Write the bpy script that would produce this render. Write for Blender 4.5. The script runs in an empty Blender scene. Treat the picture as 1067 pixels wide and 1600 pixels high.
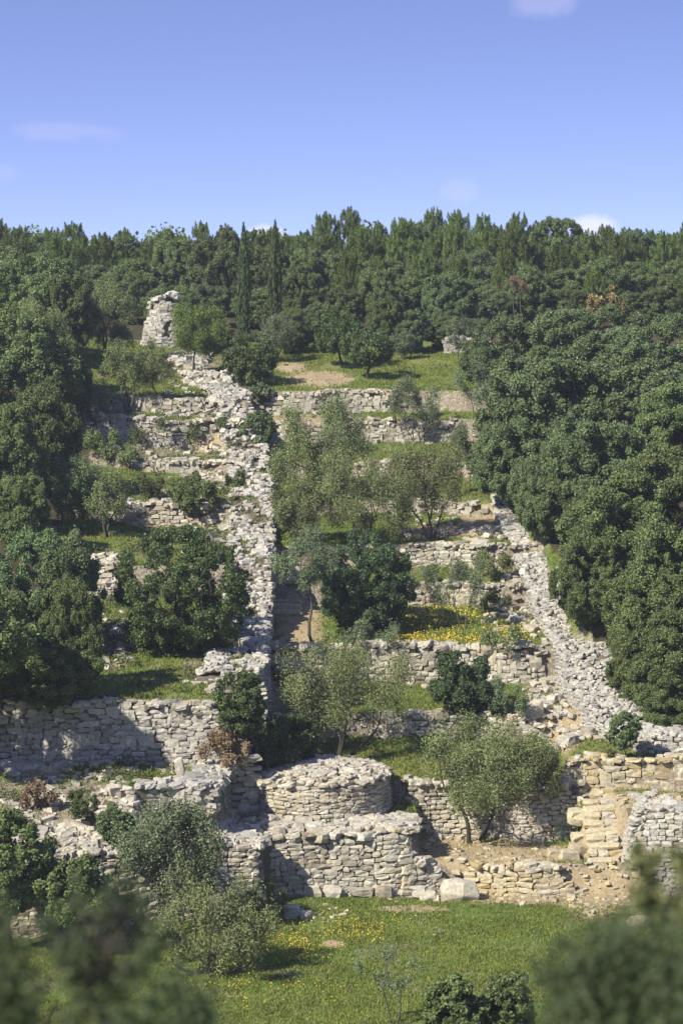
import bpy, math
import numpy as np
from math import radians, sin, cos, pi
C = bpy.context.scene.collection
sc = bpy.context.scene
# ------------------------------------------------------------------ camera
F, HY, CX = 4000.0, 420.0, 533.5            # focal length and level line, in pixels of the 1067x1600 photograph
cam_d = bpy.data.cameras.new('camera'); cam = bpy.data.objects.new('camera', cam_d); C.objects.link(cam)
cam_d.sensor_fit = 'VERTICAL'; cam_d.sensor_height = 36; cam_d.lens = 36 * F / 1600
cam_d.shift_y = -(800 - HY) / 1600
cam.location = (0, 0, 0); cam.rotation_euler = (radians(90), 0, 0)
cam_d.clip_start = 0.1; cam_d.clip_end = 6000
cam_d.dof.use_dof = True; cam_d.dof.focus_distance = 108; cam_d.dof.aperture_fstop = 2.1
sc.camera = cam
# ------------------------------------------------------------------ sky and sun
SUN = np.array((-0.57, -0.52, 0.65)); SUN /= np.linalg.norm(SUN)
w = bpy.data.worlds.new('World'); sc.world = w; w.use_nodes = True
nt = w.node_tree; N = nt.nodes; L = nt.links; N.clear()
def nd(nt, t, **k):
    n = nt.nodes.new(t)
    for a, b in k.items():
        if a == 'inp':
            for i, v in b.items(): n.inputs[i].default_value = v
        else: setattr(n, a, b)
    return n
out = nd(nt, 'ShaderNodeOutputWorld'); bg = nd(nt, 'ShaderNodeBackground', inp={1: 0.118})
sky = nd(nt, 'ShaderNodeTexSky', sky_type='NISHITA', sun_disc=False, sun_elevation=math.asin(SUN[2]),
         sun_rotation=math.atan2(SUN[0], SUN[1]), altitude=300, air_density=1.0, dust_density=0.15, ozone_density=3.0)
tc = nd(nt, 'ShaderNodeTexCoord'); sep = nd(nt, 'ShaderNodeSeparateXYZ'); L.new(tc.outputs['Generated'], sep.inputs[0])
mz = nd(nt, 'ShaderNodeMath', operation='MULTIPLY_ADD', inp={1: 3.0, 2: 0.15}); L.new(sep.outputs[2], mz.inputs[0])
cmb = nd(nt, 'ShaderNodeCombineXYZ'); L.new(sep.outputs[0], cmb.inputs[0]); L.new(sep.outputs[1], cmb.inputs[1]); L.new(mz.outputs[0], cmb.inputs[2])
nrm = nd(nt, 'ShaderNodeVectorMath', operation='NORMALIZE'); L.new(cmb.outputs[0], nrm.inputs[0]); L.new(nrm.outputs[0], sky.inputs[0])
tint = nd(nt, 'ShaderNodeMix', data_type='RGBA', blend_type='MULTIPLY', inp={0: 1.0}); tint.inputs[7].default_value = (1.22, 1.0, 1.19, 1)
L.new(sky.outputs[0], tint.inputs[6])
cur = tint.outputs[2]
noi = nd(nt, 'ShaderNodeTexNoise', inp={'Scale': 60.0, 'Detail': 6.0, 'Roughness': 0.6}); L.new(tc.outputs['Generated'], noi.inputs['Vector'])
for (px, py, rx, ry, amt, col) in [(925, 354, 42, 18, 0.7, (6.0, 5.9, 6.6, 1)), (412, 366, 38, 12, 0.6, (6.2, 6.0, 7.0, 1)), (90, 207, 60, 13, .13, (5.2, 4.6, 6.2, 1)),
                                   (170, 210, 30, 12, .12, (5, 4, 6, 1)), (840, 6, 45, 20, .18, (5.6, 5.0, 6.6, 1)), (15, 270, 30, 14, .12, (5, 4.6, 7, 1)), (720, 300, 28, 18, .12, (6, 5.6, 8, 1))]:
    a = nd(nt, 'ShaderNodeMath', operation='MULTIPLY_ADD', inp={1: F / rx, 2: -(px - CX) / rx}); L.new(sep.outputs[0], a.inputs[0])
    b = nd(nt, 'ShaderNodeMath', operation='MULTIPLY_ADD', inp={1: F / ry, 2: -(HY - py) / ry}); L.new(sep.outputs[2], b.inputs[0])
    v = nd(nt, 'ShaderNodeCombineXYZ'); L.new(a.outputs[0], v.inputs[0]); L.new(b.outputs[0], v.inputs[1])
    d = nd(nt, 'ShaderNodeVectorMath', operation='LENGTH'); L.new(v.outputs[0], d.inputs[0])
    s = nd(nt, 'ShaderNodeMath', operation='MULTIPLY_ADD', inp={1: 2.2}); L.new(noi.outputs[0], s.inputs[0])
    g = nd(nt, 'ShaderNodeMath', operation='SUBTRACT', inp={0: 0.35}); L.new(d.outputs['Value'], g.inputs[1]); L.new(g.outputs[0], s.inputs[2])
    m = nd(nt, 'ShaderNodeMapRange', inp={1: 0.15, 2: 0.9, 3: 0.0, 4: amt}); L.new(s.outputs[0], m.inputs[0])
    mx = nd(nt, 'ShaderNodeMix', data_type='RGBA'); mx.inputs[7].default_value = col
    L.new(m.outputs[0], mx.inputs[0]); L.new(cur, mx.inputs[6]); cur = mx.outputs[2]
L.new(cur, bg.inputs[0]); L.new(bg.outputs[0], out.inputs[0])
sd = bpy.data.lights.new('sun', 'SUN'); sun = bpy.data.objects.new('sun', sd); C.objects.link(sun)
sd.energy = 4.7; sd.angle = radians(0.6); sd.color = (1.0, 0.94, 0.80)
from mathutils import Vector
sun.rotation_euler = Vector(SUN).to_track_quat('Z', 'Y').to_euler()
sun.location = (-40, 20, 60)
sc.view_settings.view_transform = 'Standard'; sc.view_settings.look = 'None'
sc.view_settings.exposure = 0.68; sc.view_settings.gamma = 1.0
sc.cycles.max_bounces = 5; sc.cycles.diffuse_bounces = 2; sc.cycles.glossy_bounces = 1; sc.cycles.transmission_bounces = 2
# ------------------------------------------------------------------ terrain function
FIELD = -23.7
def prof(start, steps):
    """steps: ('s', slope, y_to) walk back along a terrace; ('w', y_to) rise a wall. y in photo pixels."""
    D, z = start; P = [(D, z)]
    walls = []
    for s in steps:
        k = (s[-1] - HY) / F
        if s[0] == 's':
            Dn = (s[1] * D - z) / (s[1] + k); z = z + s[1] * (Dn - D); D = Dn; P.append((D, z))
        else:
            z2 = -k * D; walls.append((D, z, z2)); P[-1] = (D - .03, z); P.append((D + .12, z2)); z = z2
    return P, walls
PC, WC = prof((80.3, FIELD), [('s', 0, 1395), ('w', 1350), ('s', 0.0, 1310), ('w', 1225), ('s', .12, 1150), ('w', 1118), ('s', .12, 1065), ('w', 1010),
     ('s', .12, 945), ('w', 915), ('s', .12, 885), ('w', 852), ('s', .12, 803), ('w', 785), ('s', .12, 745), ('w', 722), ('s', .12, 690), ('w', 656),
     ('s', .12, 643), ('w', 612), ('s', .12, 556)])
PL, WL = prof((95.5, -20.2), [('w', 1235), ('s', .05, 1192), ('w', 1098), ('s', .1, 1005), ('s', .12, 930), ('w', 885), ('s', .1, 820), ('w', 792),
     ('s', .1, 740), ('w', 722), ('s', .1, 702), ('w', 660), ('s', .1, 650), ('w', 628), ('s', .1, 600), ('s', .12, 545)])
tail = [(172, -4.1), (185, -2.9), (205, -1.2), (240, -0.8), (400, -14), (900, -60), (3000, -160)]
head = [(-400, 90), (-60, 8), (0, -1.7), (55, -24.6), (75, -23.8)]
pc = np.array(head + PC + tail); pl = np.array([(60, -20.8), (95.3, -20.4)] + PL + tail)
def interp(tab, x): return np.interp(x, tab[:, 0], tab[:, 1])
def wig(X): return 0.28 * np.sin(.55 * X) + 0.16 * np.sin(1.4 * X + 1)
XLt = np.array([(90, -4.75), (95.4, -4.75), (97, -4.6), (99, -4.35), (100.6, -3.98), (102, -3.6), (104, -3.25), (112, -3.3), (121, -3.4), (131, -3.7), (138, -4.2), (145, -5.6), (150, -7.0), (157, -9), (165, -11), (300, -11)])
XRt = np.array([(95, 13), (101, 12.6), (104, 12.0), (107, 10.5), (110, 9.9), (114, 9.45), (117.5, 9.1), (122, 8.75), (126, 8.3), (131, 7.95), (138, 8.2), (150, 9.5), (165, 11), (300, 11)])
def XL(D): return interp(XLt, D)
def XR(D): return interp(XRt, D)
FR = np.array([(-60, 91), (-10.9, 91), (-8, 92.4), (-4.9, 94.4), (-3.0, 94.9), (-2.9, 96.5), (2.6, 96.9), (3.0, 97.6)])
def front(X): return interp(FR, X)
def zfun(X, Y):
    X = np.asarray(X, float); Y = np.asarray(Y, float)
    D = Y - wig(X) * np.clip((Y - 88) / 8, 0, 1) * np.clip((170 - Y) / 10, 0, 1)
    z = interp(pc, D)
    low = (X > -60) & (X < 2.95) & (Y > front(X) + .25)
    bank = np.clip((-4.2 - X) / 1.2, 0, 1)
    z = np.where(low & (D < 101.6), -21.40 + .35 * bank + (.04 + .17 * bank) * (Y - front(X)), z)
    # raised landing to the right of the stairs
    ld = (X > 10.75) & (Y > 98.8) & (Y < 101.6); z = np.where(ld, -20.72 + .02 * (Y - 98.8), z)
    st = (X > 9.35) & (X <= 10.75) & (Y > 97.4) & (Y < 101.6); z = np.where(st, -22.9 + np.clip((Y - 97.4) / 3.1, 0, 1) * 2.1 - .22, z)
    up = (X > 9.1) & (Y >= 101.6) & (Y < 109); z = np.where(up, np.maximum(z, -19.62 + .05 * (Y - 101.6)), z)
    rr = np.clip((X - XR(Y) - .6 - 3.0 * np.clip((114 - Y) / 5, 0, 1)) / .8, 0, 1) * np.clip((Y - 103) / 1.5, 0, 1) * np.clip((172 - Y) / 14, 0, 1)
    z = z + 1.1 * rr + np.clip(X - XR(Y) - 2, 0, 14) * .16 * np.clip((Y - 103) / 6, 0, 1) * np.clip((172 - Y) / 14, 0, 1)
    lf = (X < XL(Y)) & (Y > 95.4 + .0 * X)
    zl = interp(pl, Y - wig(X * .8 + 2) * np.clip((Y - 96) / 4, 0, 1)) + np.clip(-X - 9, 0, 12) * .10 * np.clip((172 - Y) / 14, 0, 1) * np.clip((Y - 103) / 6, 0, 1)
    cn = (X > -4.95) &  (Y > 99.5) & (Y < 102.55); zl = np.where(cn, np.minimum(zl, -17.05 - (X + 4.95) * 1.0), zl)
    z = np.where(lf, zl, z)
    b2 = np.clip((-8.6 - X) / .8, 0, 1) * (Y > 91.2) * (Y < 98.5); z = z * (1 - b2) + b2 * (-21.05 + (Y - 91) / 7.5 * 1.85)
    # lateral: hills outside the view carry on, gently lower far out
    z = z + .05 * (np.sin(X * 2.1 + Y * .7) + np.sin(Y * 1.9 - X * .8)) * .6
    return z
_ys = np.arange(78, 230, .1)
def ground_at(px, py):
    X = (px - CX) / F * _ys; z = zfun(X, _ys); yy = HY - z / _ys * F
    i = np.argmax(yy <= py)
    return X[i], _ys[i], z[i]
def proj(X, Y, Z): return CX + X / Y * F, HY - Z / Y * F
def at(px, py, D): return np.array(((px - CX) / F * D, D, -(py - HY) / F * D))
# ------------------------------------------------------------------ mesh helpers
def mesh_np(name, V, faces, mats=(), midx=None, smooth=False):
    """faces: list of (M,k) index arrays"""
    me = bpy.data.meshes.new(name)
    V = np.asarray(V, np.float32).reshape(-1, 3); me.vertices.add(len(V)); me.vertices.foreach_set('co', V.ravel())
    fl = np.concatenate([f.ravel() for f in faces]).astype(np.int32); sizes = np.concatenate([np.full(len(f), f.shape[1]) for f in faces]).astype(np.int32)
    me.loops.add(len(fl)); me.loops.foreach_set('vertex_index', fl)
    me.polygons.add(len(sizes)); st = np.concatenate([[0], np.cumsum(sizes)[:-1]]).astype(np.int32); me.polygons.foreach_set('loop_start', st)
    for m in mats: me.materials.append(m)
    if midx is not None: me.polygons.foreach_set('material_index', np.asarray(midx, np.int32))
    me.update(calc_edges=True); me.validate()
    if smooth: me.polygons.foreach_set('use_smooth', np.ones(len(sizes), bool))
    else: me.polygons.foreach_set('use_smooth', np.zeros(len(sizes), bool))
    return me
def link(name, me, parent=None, **props):
    o = bpy.data.objects.new(name, me); C.objects.link(o)
    if parent: o.parent = parent
    for k, v in props.items():
        if v is not None: o[k] = v
    return o
# ------------------------------------------------------------------ materials
def mat(name):
    m = bpy.data.materials.new(name); m.use_nodes = True; m.node_tree.nodes.clear(); return m, m.node_tree
def ramp(nt, stops, interp='LINEAR'):
    r = nt.nodes.new('ShaderNodeValToRGB'); r.color_ramp.interpolation = interp
    e = r.color_ramp.elements
    while len(e) > 1: e.remove(e[-1])
    e[0].position = stops[0][0]; e[0].color = (*stops[0][1], 1)
    for p, c in stops[1:]:
        x = e.new(p); x.color = (*c, 1)
    return r
def leaf_mat(name, cols, rough=.68, trans=.24, spec=.2, var=.22):
    m, nt = mat(name); L = nt.links
    geo = nd(nt, 'ShaderNodeNewGeometry'); oi = nd(nt, 'ShaderNodeObjectInfo')
    r = ramp(nt, [(i / (len(cols) - 1), c) for i, c in enumerate(cols)]); L.new(geo.outputs['Random Per Island'], r.inputs[0])
    tcx = nd(nt, 'ShaderNodeTexCoord'); no = nd(nt, 'ShaderNodeTexNoise', inp={'Scale': .9, 'Detail': 2.0}); L.new(tcx.outputs['Object'], no.inputs['Vector'])
    hs = nd(nt, 'ShaderNodeHueSaturation'); L.new(r.outputs[0], hs.inputs['Color'])
    mr = nd(nt, 'ShaderNodeMapRange', inp={3: 1 - var, 4: 1 + var}); L.new(oi.outputs['Random'], mr.inputs[0])
    mr2 = nd(nt, 'ShaderNodeMapRange', inp={1: .3, 2: .7, 3: .8, 4: 1.2}); L.new(no.outputs[0], mr2.inputs[0])
    mm = nd(nt, 'ShaderNodeMath', operation='MULTIPLY'); L.new(mr.outputs[0], mm.inputs[0]); L.new(mr2.outputs[0], mm.inputs[1]); L.new(mm.outputs[0], hs.inputs['Value'])
    mh = nd(nt, 'ShaderNodeMapRange', inp={3: .485, 4: .512}); L.new(oi.outputs['Random'], mh.inputs[0]); L.new(mh.outputs[0], hs.inputs['Hue'])
    p = nd(nt, 'ShaderNodeBsdfPrincipled', inp={'Roughness': rough, 'Specular IOR Level': spec}); L.new(hs.outputs[0], p.inputs[0])
    t = nd(nt, 'ShaderNodeBsdfTranslucent'); L.new(hs.outputs[0], t.inputs[0])
    mx = nd(nt, 'ShaderNodeMixShader', inp={0: trans}); L.new(p.outputs[0], mx.inputs[1]); L.new(t.outputs[0], mx.inputs[2])
    o = nd(nt, 'ShaderNodeOutputMaterial'); L.new(mx.outputs[0], o.inputs[0]); return m
def stone_mat(name, cols, grey=.5, bump=.5):
    m, nt = mat(name); L = nt.links
    geo = nd(nt, 'ShaderNodeNewGeometry'); r = ramp(nt, cols); L.new(geo.outputs['Random Per Island'], r.inputs[0])
    tcx = nd(nt, 'ShaderNodeTexCoord')
    n1 = nd(nt, 'ShaderNodeTexNoise', inp={'Scale': .55, 'Detail': 5.0, 'Roughness': .65}); L.new(geo.outputs['Position'], n1.inputs['Vector'])
    n2 = nd(nt, 'ShaderNodeTexNoise', inp={'Scale': 9.0, 'Detail': 5.0, 'Roughness': .7}); L.new(geo.outputs['Position'], n2.inputs['Vector'])
    f1 = nd(nt, 'ShaderNodeMapRange', inp={1: .42, 2: .62, 3: 0, 4: grey}); L.new(n1.outputs[0], f1.inputs[0])
    a = nd(nt, 'ShaderNodeMix', data_type='RGBA'); a.inputs[7].default_value = (.36, .355, .345, 1)
    L.new(f1.outputs[0], a.inputs[0]); L.new(r.outputs[0], a.inputs[6])
    f2 = nd(nt, 'ShaderNodeMapRange', inp={1: .35, 2: .7, 3: .62, 4: 1.15}); L.new(n2.outputs[0], f2.inputs[0])
    hs = nd(nt, 'ShaderNodeHueSaturation'); L.new(a.outputs[2], hs.inputs['Color']); L.new(f2.outputs[0], hs.inputs['Value'])
    p = nd(nt, 'ShaderNodeBsdfPrincipled', inp={'Roughness': .95, 'Specular IOR Level': .1}); L.new(hs.outputs[0], p.inputs[0])
    bp = nd(nt, 'ShaderNodeBump', inp={'Strength': bump, 'Distance': .03}); L.new(n2.outputs[0], bp.inputs['Height']); L.new(bp.outputs[0], p.inputs['Normal'])
    o = nd(nt, 'ShaderNodeOutputMaterial'); L.new(p.outputs[0], o.inputs[0]); return m
def plain_mat(name, c1, c2, scale=4, rough=.9):
    m, nt = mat(name); L = nt.links
    tcx = nd(nt, 'ShaderNodeTexCoord'); n = nd(nt, 'ShaderNodeTexNoise', inp={'Scale': scale, 'Detail': 6.0, 'Roughness': .7}); L.new(tcx.outputs['Object'], n.inputs['Vector'])
    r = ramp(nt, [(.3, c1), (.7, c2)]); L.new(n.outputs[0], r.inputs[0])
    p = nd(nt, 'ShaderNodeBsdfPrincipled', inp={'Roughness': rough, 'Specular IOR Level': .15}); L.new(r.outputs[0], p.inputs[0])
    bp = nd(nt, 'ShaderNodeBump', inp={'Strength': .5, 'Distance': .04}); L.new(n.outputs[0], bp.inputs['Height']); L.new(bp.outputs[0], p.inputs['Normal'])
    o = nd(nt, 'ShaderNodeOutputMaterial'); L.new(p.outputs[0], o.inputs[0]); return m
M = {
 'cream': stone_mat('limestone cream', [(0, (.32, .27, .19)), (.3, (.52, .46, .34)), (.6, (.62, .57, .45)), (.85, (.48, .44, .36)), (1, (.68, .63, .52))], .4),
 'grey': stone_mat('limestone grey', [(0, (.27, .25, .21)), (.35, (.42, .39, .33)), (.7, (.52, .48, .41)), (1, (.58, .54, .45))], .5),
 'pale': stone_mat('limestone pale', [(0, (.34, .31, .25)), (.4, (.52, .49, .42)), (.75, (.60, .57, .49)), (1, (.46, .41, .31))], .4),
 'bleached': stone_mat('bleached limestone', [(0, (.34, .32, .27)), (.4, (.52, .49, .43)), (.75, (.60, .57, .50)), (1, (.43, .40, .34))], .45),
 'gold': stone_mat('limestone golden', [(0, (.44, .34, .18)), (.4, (.56, .47, .29)), (.75, (.62, .55, .38)), (1, (.52, .47, .38))], .3),
 'core': plain_mat('packed earth and chips', (.09, .075, .055), (.20, .17, .12), 6),
 'bark': plain_mat('grey bark', (.055, .048, .04), (.14, .125, .105), 14),
 'barkdk': plain_mat('dark bark', (.035, .03, .024), (.085, .07, .055), 14),
 'oak': leaf_mat('evergreen oak leaf', [(0.070, 0.106, 0.039), (0.115, 0.161, 0.055), (0.166, 0.216, 0.075), (0.254, 0.293, 0.119)]),
 'oakR': leaf_mat('grey green oak leaf', [(0.079, 0.124, 0.052), (0.128, 0.187, 0.076), (0.174, 0.237, 0.098), (0.250, 0.308, 0.144)], var=.15),
 'shadeoak': leaf_mat('deep green oak leaf', [(0.040, 0.065, 0.031), (0.065, 0.097, 0.045), (0.094, 0.130, 0.059), (0.154, 0.180, 0.095)], var=.1),
 'laurel': leaf_mat('glossy dark leaf', [(0.041, 0.067, 0.020), (0.070, 0.107, 0.031), (0.106, 0.145, 0.045), (0.172, 0.202, 0.075)], rough=.5, spec=.35, var=.1),
 'laurelb': leaf_mat('bluish dark leaf', [(0.037, 0.071, 0.028), (0.063, 0.111, 0.042), (0.095, 0.149, 0.055), (0.158, 0.212, 0.092)], rough=.5, spec=.35, var=.1),
 'green': leaf_mat('fresh green leaf', [(0.054, 0.098, 0.028), (0.084, 0.144, 0.042), (0.120, 0.190, 0.057), (0.156, 0.230, 0.083)], var=.12),
 'olive': leaf_mat('olive leaf', [(0.104, 0.128, 0.046), (0.152, 0.184, 0.067), (0.202, 0.233, 0.090), (0.317, 0.344, 0.166)], trans=.15, var=.12),
 'oliveg': leaf_mat('grey olive leaf', [(0.092, 0.123, 0.060), (0.139, 0.180, 0.091), (0.189, 0.236, 0.125), (0.277, 0.334, 0.192)], trans=.15, var=.12),
 'pine': leaf_mat('pine needles', [(0.073, 0.112, 0.024), (0.122, 0.177, 0.037), (0.170, 0.232, 0.055), (0.244, 0.300, 0.092)], rough=.6, trans=.15, var=.25),
 'cypress': leaf_mat('cypress sprays', [(0.033, 0.054, 0.021), (0.060, 0.087, 0.031), (0.093, 0.123, 0.044), (0.135, 0.165, 0.065)], rough=.7, trans=.08, var=.1),
 'yellowing': leaf_mat('yellowing oak leaf', [(.10, .09, .03), (.24, .19, .07), (.36, .28, .12), (.44, .36, .18)], var=.1),
 'dry': leaf_mat('dry reddish twigs', [(.16, .10, .06), (.24, .16, .10), (.30, .22, .14), (.20, .17, .10)], trans=.1, var=.1),
 'weed': leaf_mat('low herbs', [(0.045, 0.068, 0.023), (0.083, 0.120, 0.036), (0.128, 0.165, 0.055), (0.180, 0.173, 0.078)], trans=.2, var=.1),
 'grass': leaf_mat('grass blades', [(0.097, 0.148, 0.023), (0.143, 0.205, 0.033), (0.202, 0.261, 0.048), (0.314, 0.296, 0.089)], trans=.25, var=.05),
 'drygrass': leaf_mat('dry grass blades', [(.22, .19, .08), (.32, .27, .12), (.40, .35, .18), (.26, .26, .10)], trans=.2, var=.05),
 'flower': leaf_mat('yellow petals', [(.55, .40, .02), (.68, .50, .03), (.75, .60, .05), (.80, .66, .10)], trans=.2, var=.05),
 'white': leaf_mat('white petals', [(.6, .6, .55), (.7, .7, .62), (.75, .72, .6), (.8, .8, .75)], trans=.2, var=.05),
}
# ------------------------------------------------------------------ ground sheet
def axis(fine0, fine1, step, outs):
    a = list(np.arange(fine0, fine1 + 1e-6, step)); lo, hi = outs; g = step; x = fine0; left = []
    while x > lo: g *= 1.22; x -= g; left.append(x)
    g = step; x = fine1; right = []
    while x < hi: g *= 1.22; x += g; right.append(x)
    return np.array(left[::-1] + a + right)
gx = axis(-23, 23, .2, (-2500, 2500)); gy = axis(78, 166, .17, (-600, 3500))
GX, GY = np.meshgrid(gx, gy); GZ = zfun(GX, GY)
rs = np.random.RandomState(5)
fine = (abs(GX) < 23.5) & (GY > 77) & (GY < 167); GZ = GZ + np.where(fine, rs.normal(0, .018, GZ.shape), 0)
def ell(px, py, e):
    cx, cy, rx, ry = e[:4]; return np.clip(1.6 - 1.2 * np.hypot((px - cx) / rx, (py - cy) / ry), 0, 1)
SAND = [(466, 985, 42, 56), (455, 1030, 40, 20), (500, 592, 55, 14), (455, 574, 25, 10), (560, 618, 90, 12), (480, 660, 90, 14), (770, 1335, 170, 22), (1010, 1248, 110, 12),
        (840, 1402, 150, 12), (945, 1300, 40, 60), (690, 1322, 50, 22), (930, 1395, 70, 45), (640, 1420, 60, 6), (40, 1200, 80, 12), (160, 1330, 60, 20), (700, 830, 90, 10), (430, 1070, 40, 40), (470, 1140, 60, 22),
        (880, 1140, 40, 40), (550, 670, 90, 14), (620, 875, 120, 8), (755, 815, 40, 30), (860, 605, 40, 20), (520, 1475, 22, 7), (250, 815, 50, 12), (330, 700, 40, 8)]
ROCK = [(250, 1300, 130, 50), (90, 1265, 150, 60), (370, 690, 60, 90), (370, 850, 60, 60), (230, 700, 120, 14), (240, 800, 120, 20), (150, 900, 60, 30), (230, 1170, 130, 18), (330, 1180, 60, 20), (400, 1255, 80, 25), (830, 930, 60, 50),
        (860, 1080, 40, 60), (330, 1040, 50, 30), (300, 565, 50, 25), (320, 1420, 90, 20), (640, 1395, 90, 10)]
YEL = [(690, 968, 70, 22), (660, 1000, 80, 12), (460, 1480, 60, 24), (455, 975, 0.1, .1), (730, 1150, 60, 8), (590, 700, 40, 8), (720, 1000, 110, 12), (520, 1000, 40, 14), (800, 985, 50, 12), (400, 1560, 160, 30), (640, 1450, 200, 30), (610, 560, 130, 12), (530, 715, 60, 8), (570, 1165, 60, 8)]
def zone(X, Y, Z):
    px, py = proj(X, np.maximum(Y, 20), Z)
    s = np.zeros(X.shape); r = np.zeros(X.shape); y = np.zeros(X.shape)
    for e in SAND: s = np.maximum(s, ell(px, py, e))
    for e in ROCK: r = np.maximum(r, ell(px, py, e))
    for e in YEL: y = np.maximum(y, ell(px, py, e))
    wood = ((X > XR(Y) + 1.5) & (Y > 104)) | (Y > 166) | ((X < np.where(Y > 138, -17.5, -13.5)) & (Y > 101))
    nearslope = Y < 76
    ok = (Y > 76) & (Y < 170)
    s = s * ok; r = r * ok; y = y * ok
    # steep banks are bare
    return s, r, y, wood.astype(float), px, py
S_, R_, Y_, W_, _, _ = zone(GX, GY, GZ)
dz = np.abs(np.gradient(GZ, axis=0) / np.gradient(GY, axis=0)); steep = np.clip((dz - .8) / .8, 0, 1) * fine
nx, ny = len(gx), len(gy); idx = np.arange(nx * ny).reshape(ny, nx)
q = np.stack([idx[:-1, :-1], idx[:-1, 1:], idx[1:, 1:], idx[1:, :-1]], -1).reshape(-1, 4)
m, nt = mat('hillside soil and turf'); Lk = nt.links
va = nd(nt, 'ShaderNodeVertexColor', layer_name='zone'); sp = nd(nt, 'ShaderNodeSeparateColor'); Lk.new(va.outputs[0], sp.inputs[0])
geo = nd(nt, 'ShaderNodeNewGeometry')
def noise(s, d=6, r=.65):
    n = nd(nt, 'ShaderNodeTexNoise', inp={'Scale': s, 'Detail': float(d), 'Roughness': r}); Lk.new(geo.outputs['Position'], n.inputs['Vector']); return n
nA, nB, nC = noise(.35), noise(2.2), noise(9, 6, .75)
turf = ramp(nt, [(.25, (.065, .105, .024)), (.45, (.10, .155, .034)), (.6, (.145, .185, .05)), (.8, (.24, .22, .10))]); Lk.new(nB.outputs[0], turf.inputs[0])
soil = ramp(nt, [(.3, (.26, .19, .11)), (.5, (.40, .31, .19)), (.7, (.52, .43, .28))]); Lk.new(nC.outputs[0], soil.inputs[0])
chip = ramp(nt, [(.35, (.14, .11, .07)), (.5, (.26, .22, .16)), (.65, (.45, .42, .36))]); Lk.new(nC.outputs[0], chip.inputs[0])
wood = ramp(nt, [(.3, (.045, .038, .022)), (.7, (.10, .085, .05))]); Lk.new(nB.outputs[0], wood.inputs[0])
def thr(sock, n, amt=1.3, lo=.45, hi=.75):
    a = nd(nt, 'ShaderNodeMath', operation='MULTIPLY_ADD', inp={1: amt}); Lk.new(sock, a.inputs[0])
    b = nd(nt, 'ShaderNodeMath', operation='MULTIPLY_ADD', inp={1: 1.1, 2: -.55}); Lk.new(n.outputs[0], b.inputs[0]); Lk.new(b.outputs[0], a.inputs[2])
    r = nd(nt, 'ShaderNodeMapRange', inp={1: lo, 2: hi}); Lk.new(a.outputs[0], r.inputs[0]); return r
def mixc(f, a, b):
    x = nd(nt, 'ShaderNodeMix', data_type='RGBA'); Lk.new(f, x.inputs[0]); Lk.new(a, x.inputs[6]); Lk.new(b, x.inputs[7]); return x.outputs[2]
bare = nd(nt, 'ShaderNodeMapRange', inp={1: .56, 2: .66, 3: 0, 4: .75}); Lk.new(nA.outputs[0], bare.inputs[0])
dry = ramp(nt, [(.35, (.30, .26, .11)), (.65, (.20, .21, .07))]); Lk.new(nB.outputs[0], dry.inputs[0])
nD = noise(.22, 3, .5); df = nd(nt, 'ShaderNodeMapRange', inp={1: .5, 2: .62, 3: 0, 4: .5}); Lk.new(nD.outputs[0], df.inputs[0])
c = mixc(df.outputs[0], turf.outputs[0], dry.outputs[0])
c = mixc(bare.outputs[0], c, chip.outputs[0])
c = mixc(thr(sp.outputs[1], nB).outputs[0], c, chip.outputs[0])
c = mixc(thr(sp.outputs[0], nB).outputs[0], c, soil.outputs[0])
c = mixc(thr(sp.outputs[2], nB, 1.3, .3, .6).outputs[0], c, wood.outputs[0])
p = nd(nt, 'ShaderNodeBsdfPrincipled', inp={'Roughness': 1.0, 'Specular IOR Level': .05}); Lk.new(c, p.inputs[0])
bp = nd(nt, 'ShaderNodeBump', inp={'Strength': .8, 'Distance': .08}); Lk.new(nC.outputs[0], bp.inputs['Height']); Lk.new(bp.outputs[0], p.inputs['Normal'])
o = nd(nt, 'ShaderNodeOutputMaterial'); Lk.new(p.outputs[0], o.inputs[0])
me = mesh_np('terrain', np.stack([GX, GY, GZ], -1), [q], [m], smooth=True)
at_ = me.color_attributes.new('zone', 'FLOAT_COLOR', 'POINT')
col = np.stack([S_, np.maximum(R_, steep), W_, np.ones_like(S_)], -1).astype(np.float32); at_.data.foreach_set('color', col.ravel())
link('terrain', me, kind='structure')
# ------------------------------------------------------------------ dry stone builder
g3 = np.array([(x, y, z) for x in (-1, 0, 1) for y in (-1, 0, 1) for z in (-1, 0, 1) if (x, y, z) != (0, 0, 0)], float)
_k = {tuple(v.astype(int)): i for i, v in enumerate(g3)}
T26 = g3 * np.where(np.abs(g3).sum(1) == 3, .86, np.where(np.abs(g3).sum(1) == 2, .96, 1.04))[:, None]
F26 = []
for ax in range(3):
    for s in (-1, 1):
        u, v = [a for a in range(3) if a != ax]
        for i in (-1, 0):
            for j in (-1, 0):
                pts = []
                for (a, b) in ((i, j), (i + 1, j), (i + 1, j + 1), (i, j + 1)):
                    t = [0, 0, 0]; t[ax] = s; t[u] = a; t[v] = b; pts.append(_k[tuple(t)])
                flip = (s < 0) ^ (ax == 1)
                F26.append(pts[::-1] if flip else pts)
F26 = np.array(F26)
T8 = np.array([(x, y, z) for x in (-1, 1) for y in (-1, 1) for z in (-1, 1)], float)
F8 = np.array([(0, 1, 3, 2), (4, 6, 7, 5), (0, 4, 5, 1), (2, 3, 7, 6), (0, 2, 6, 4), (1, 5, 7, 3)])
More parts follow.
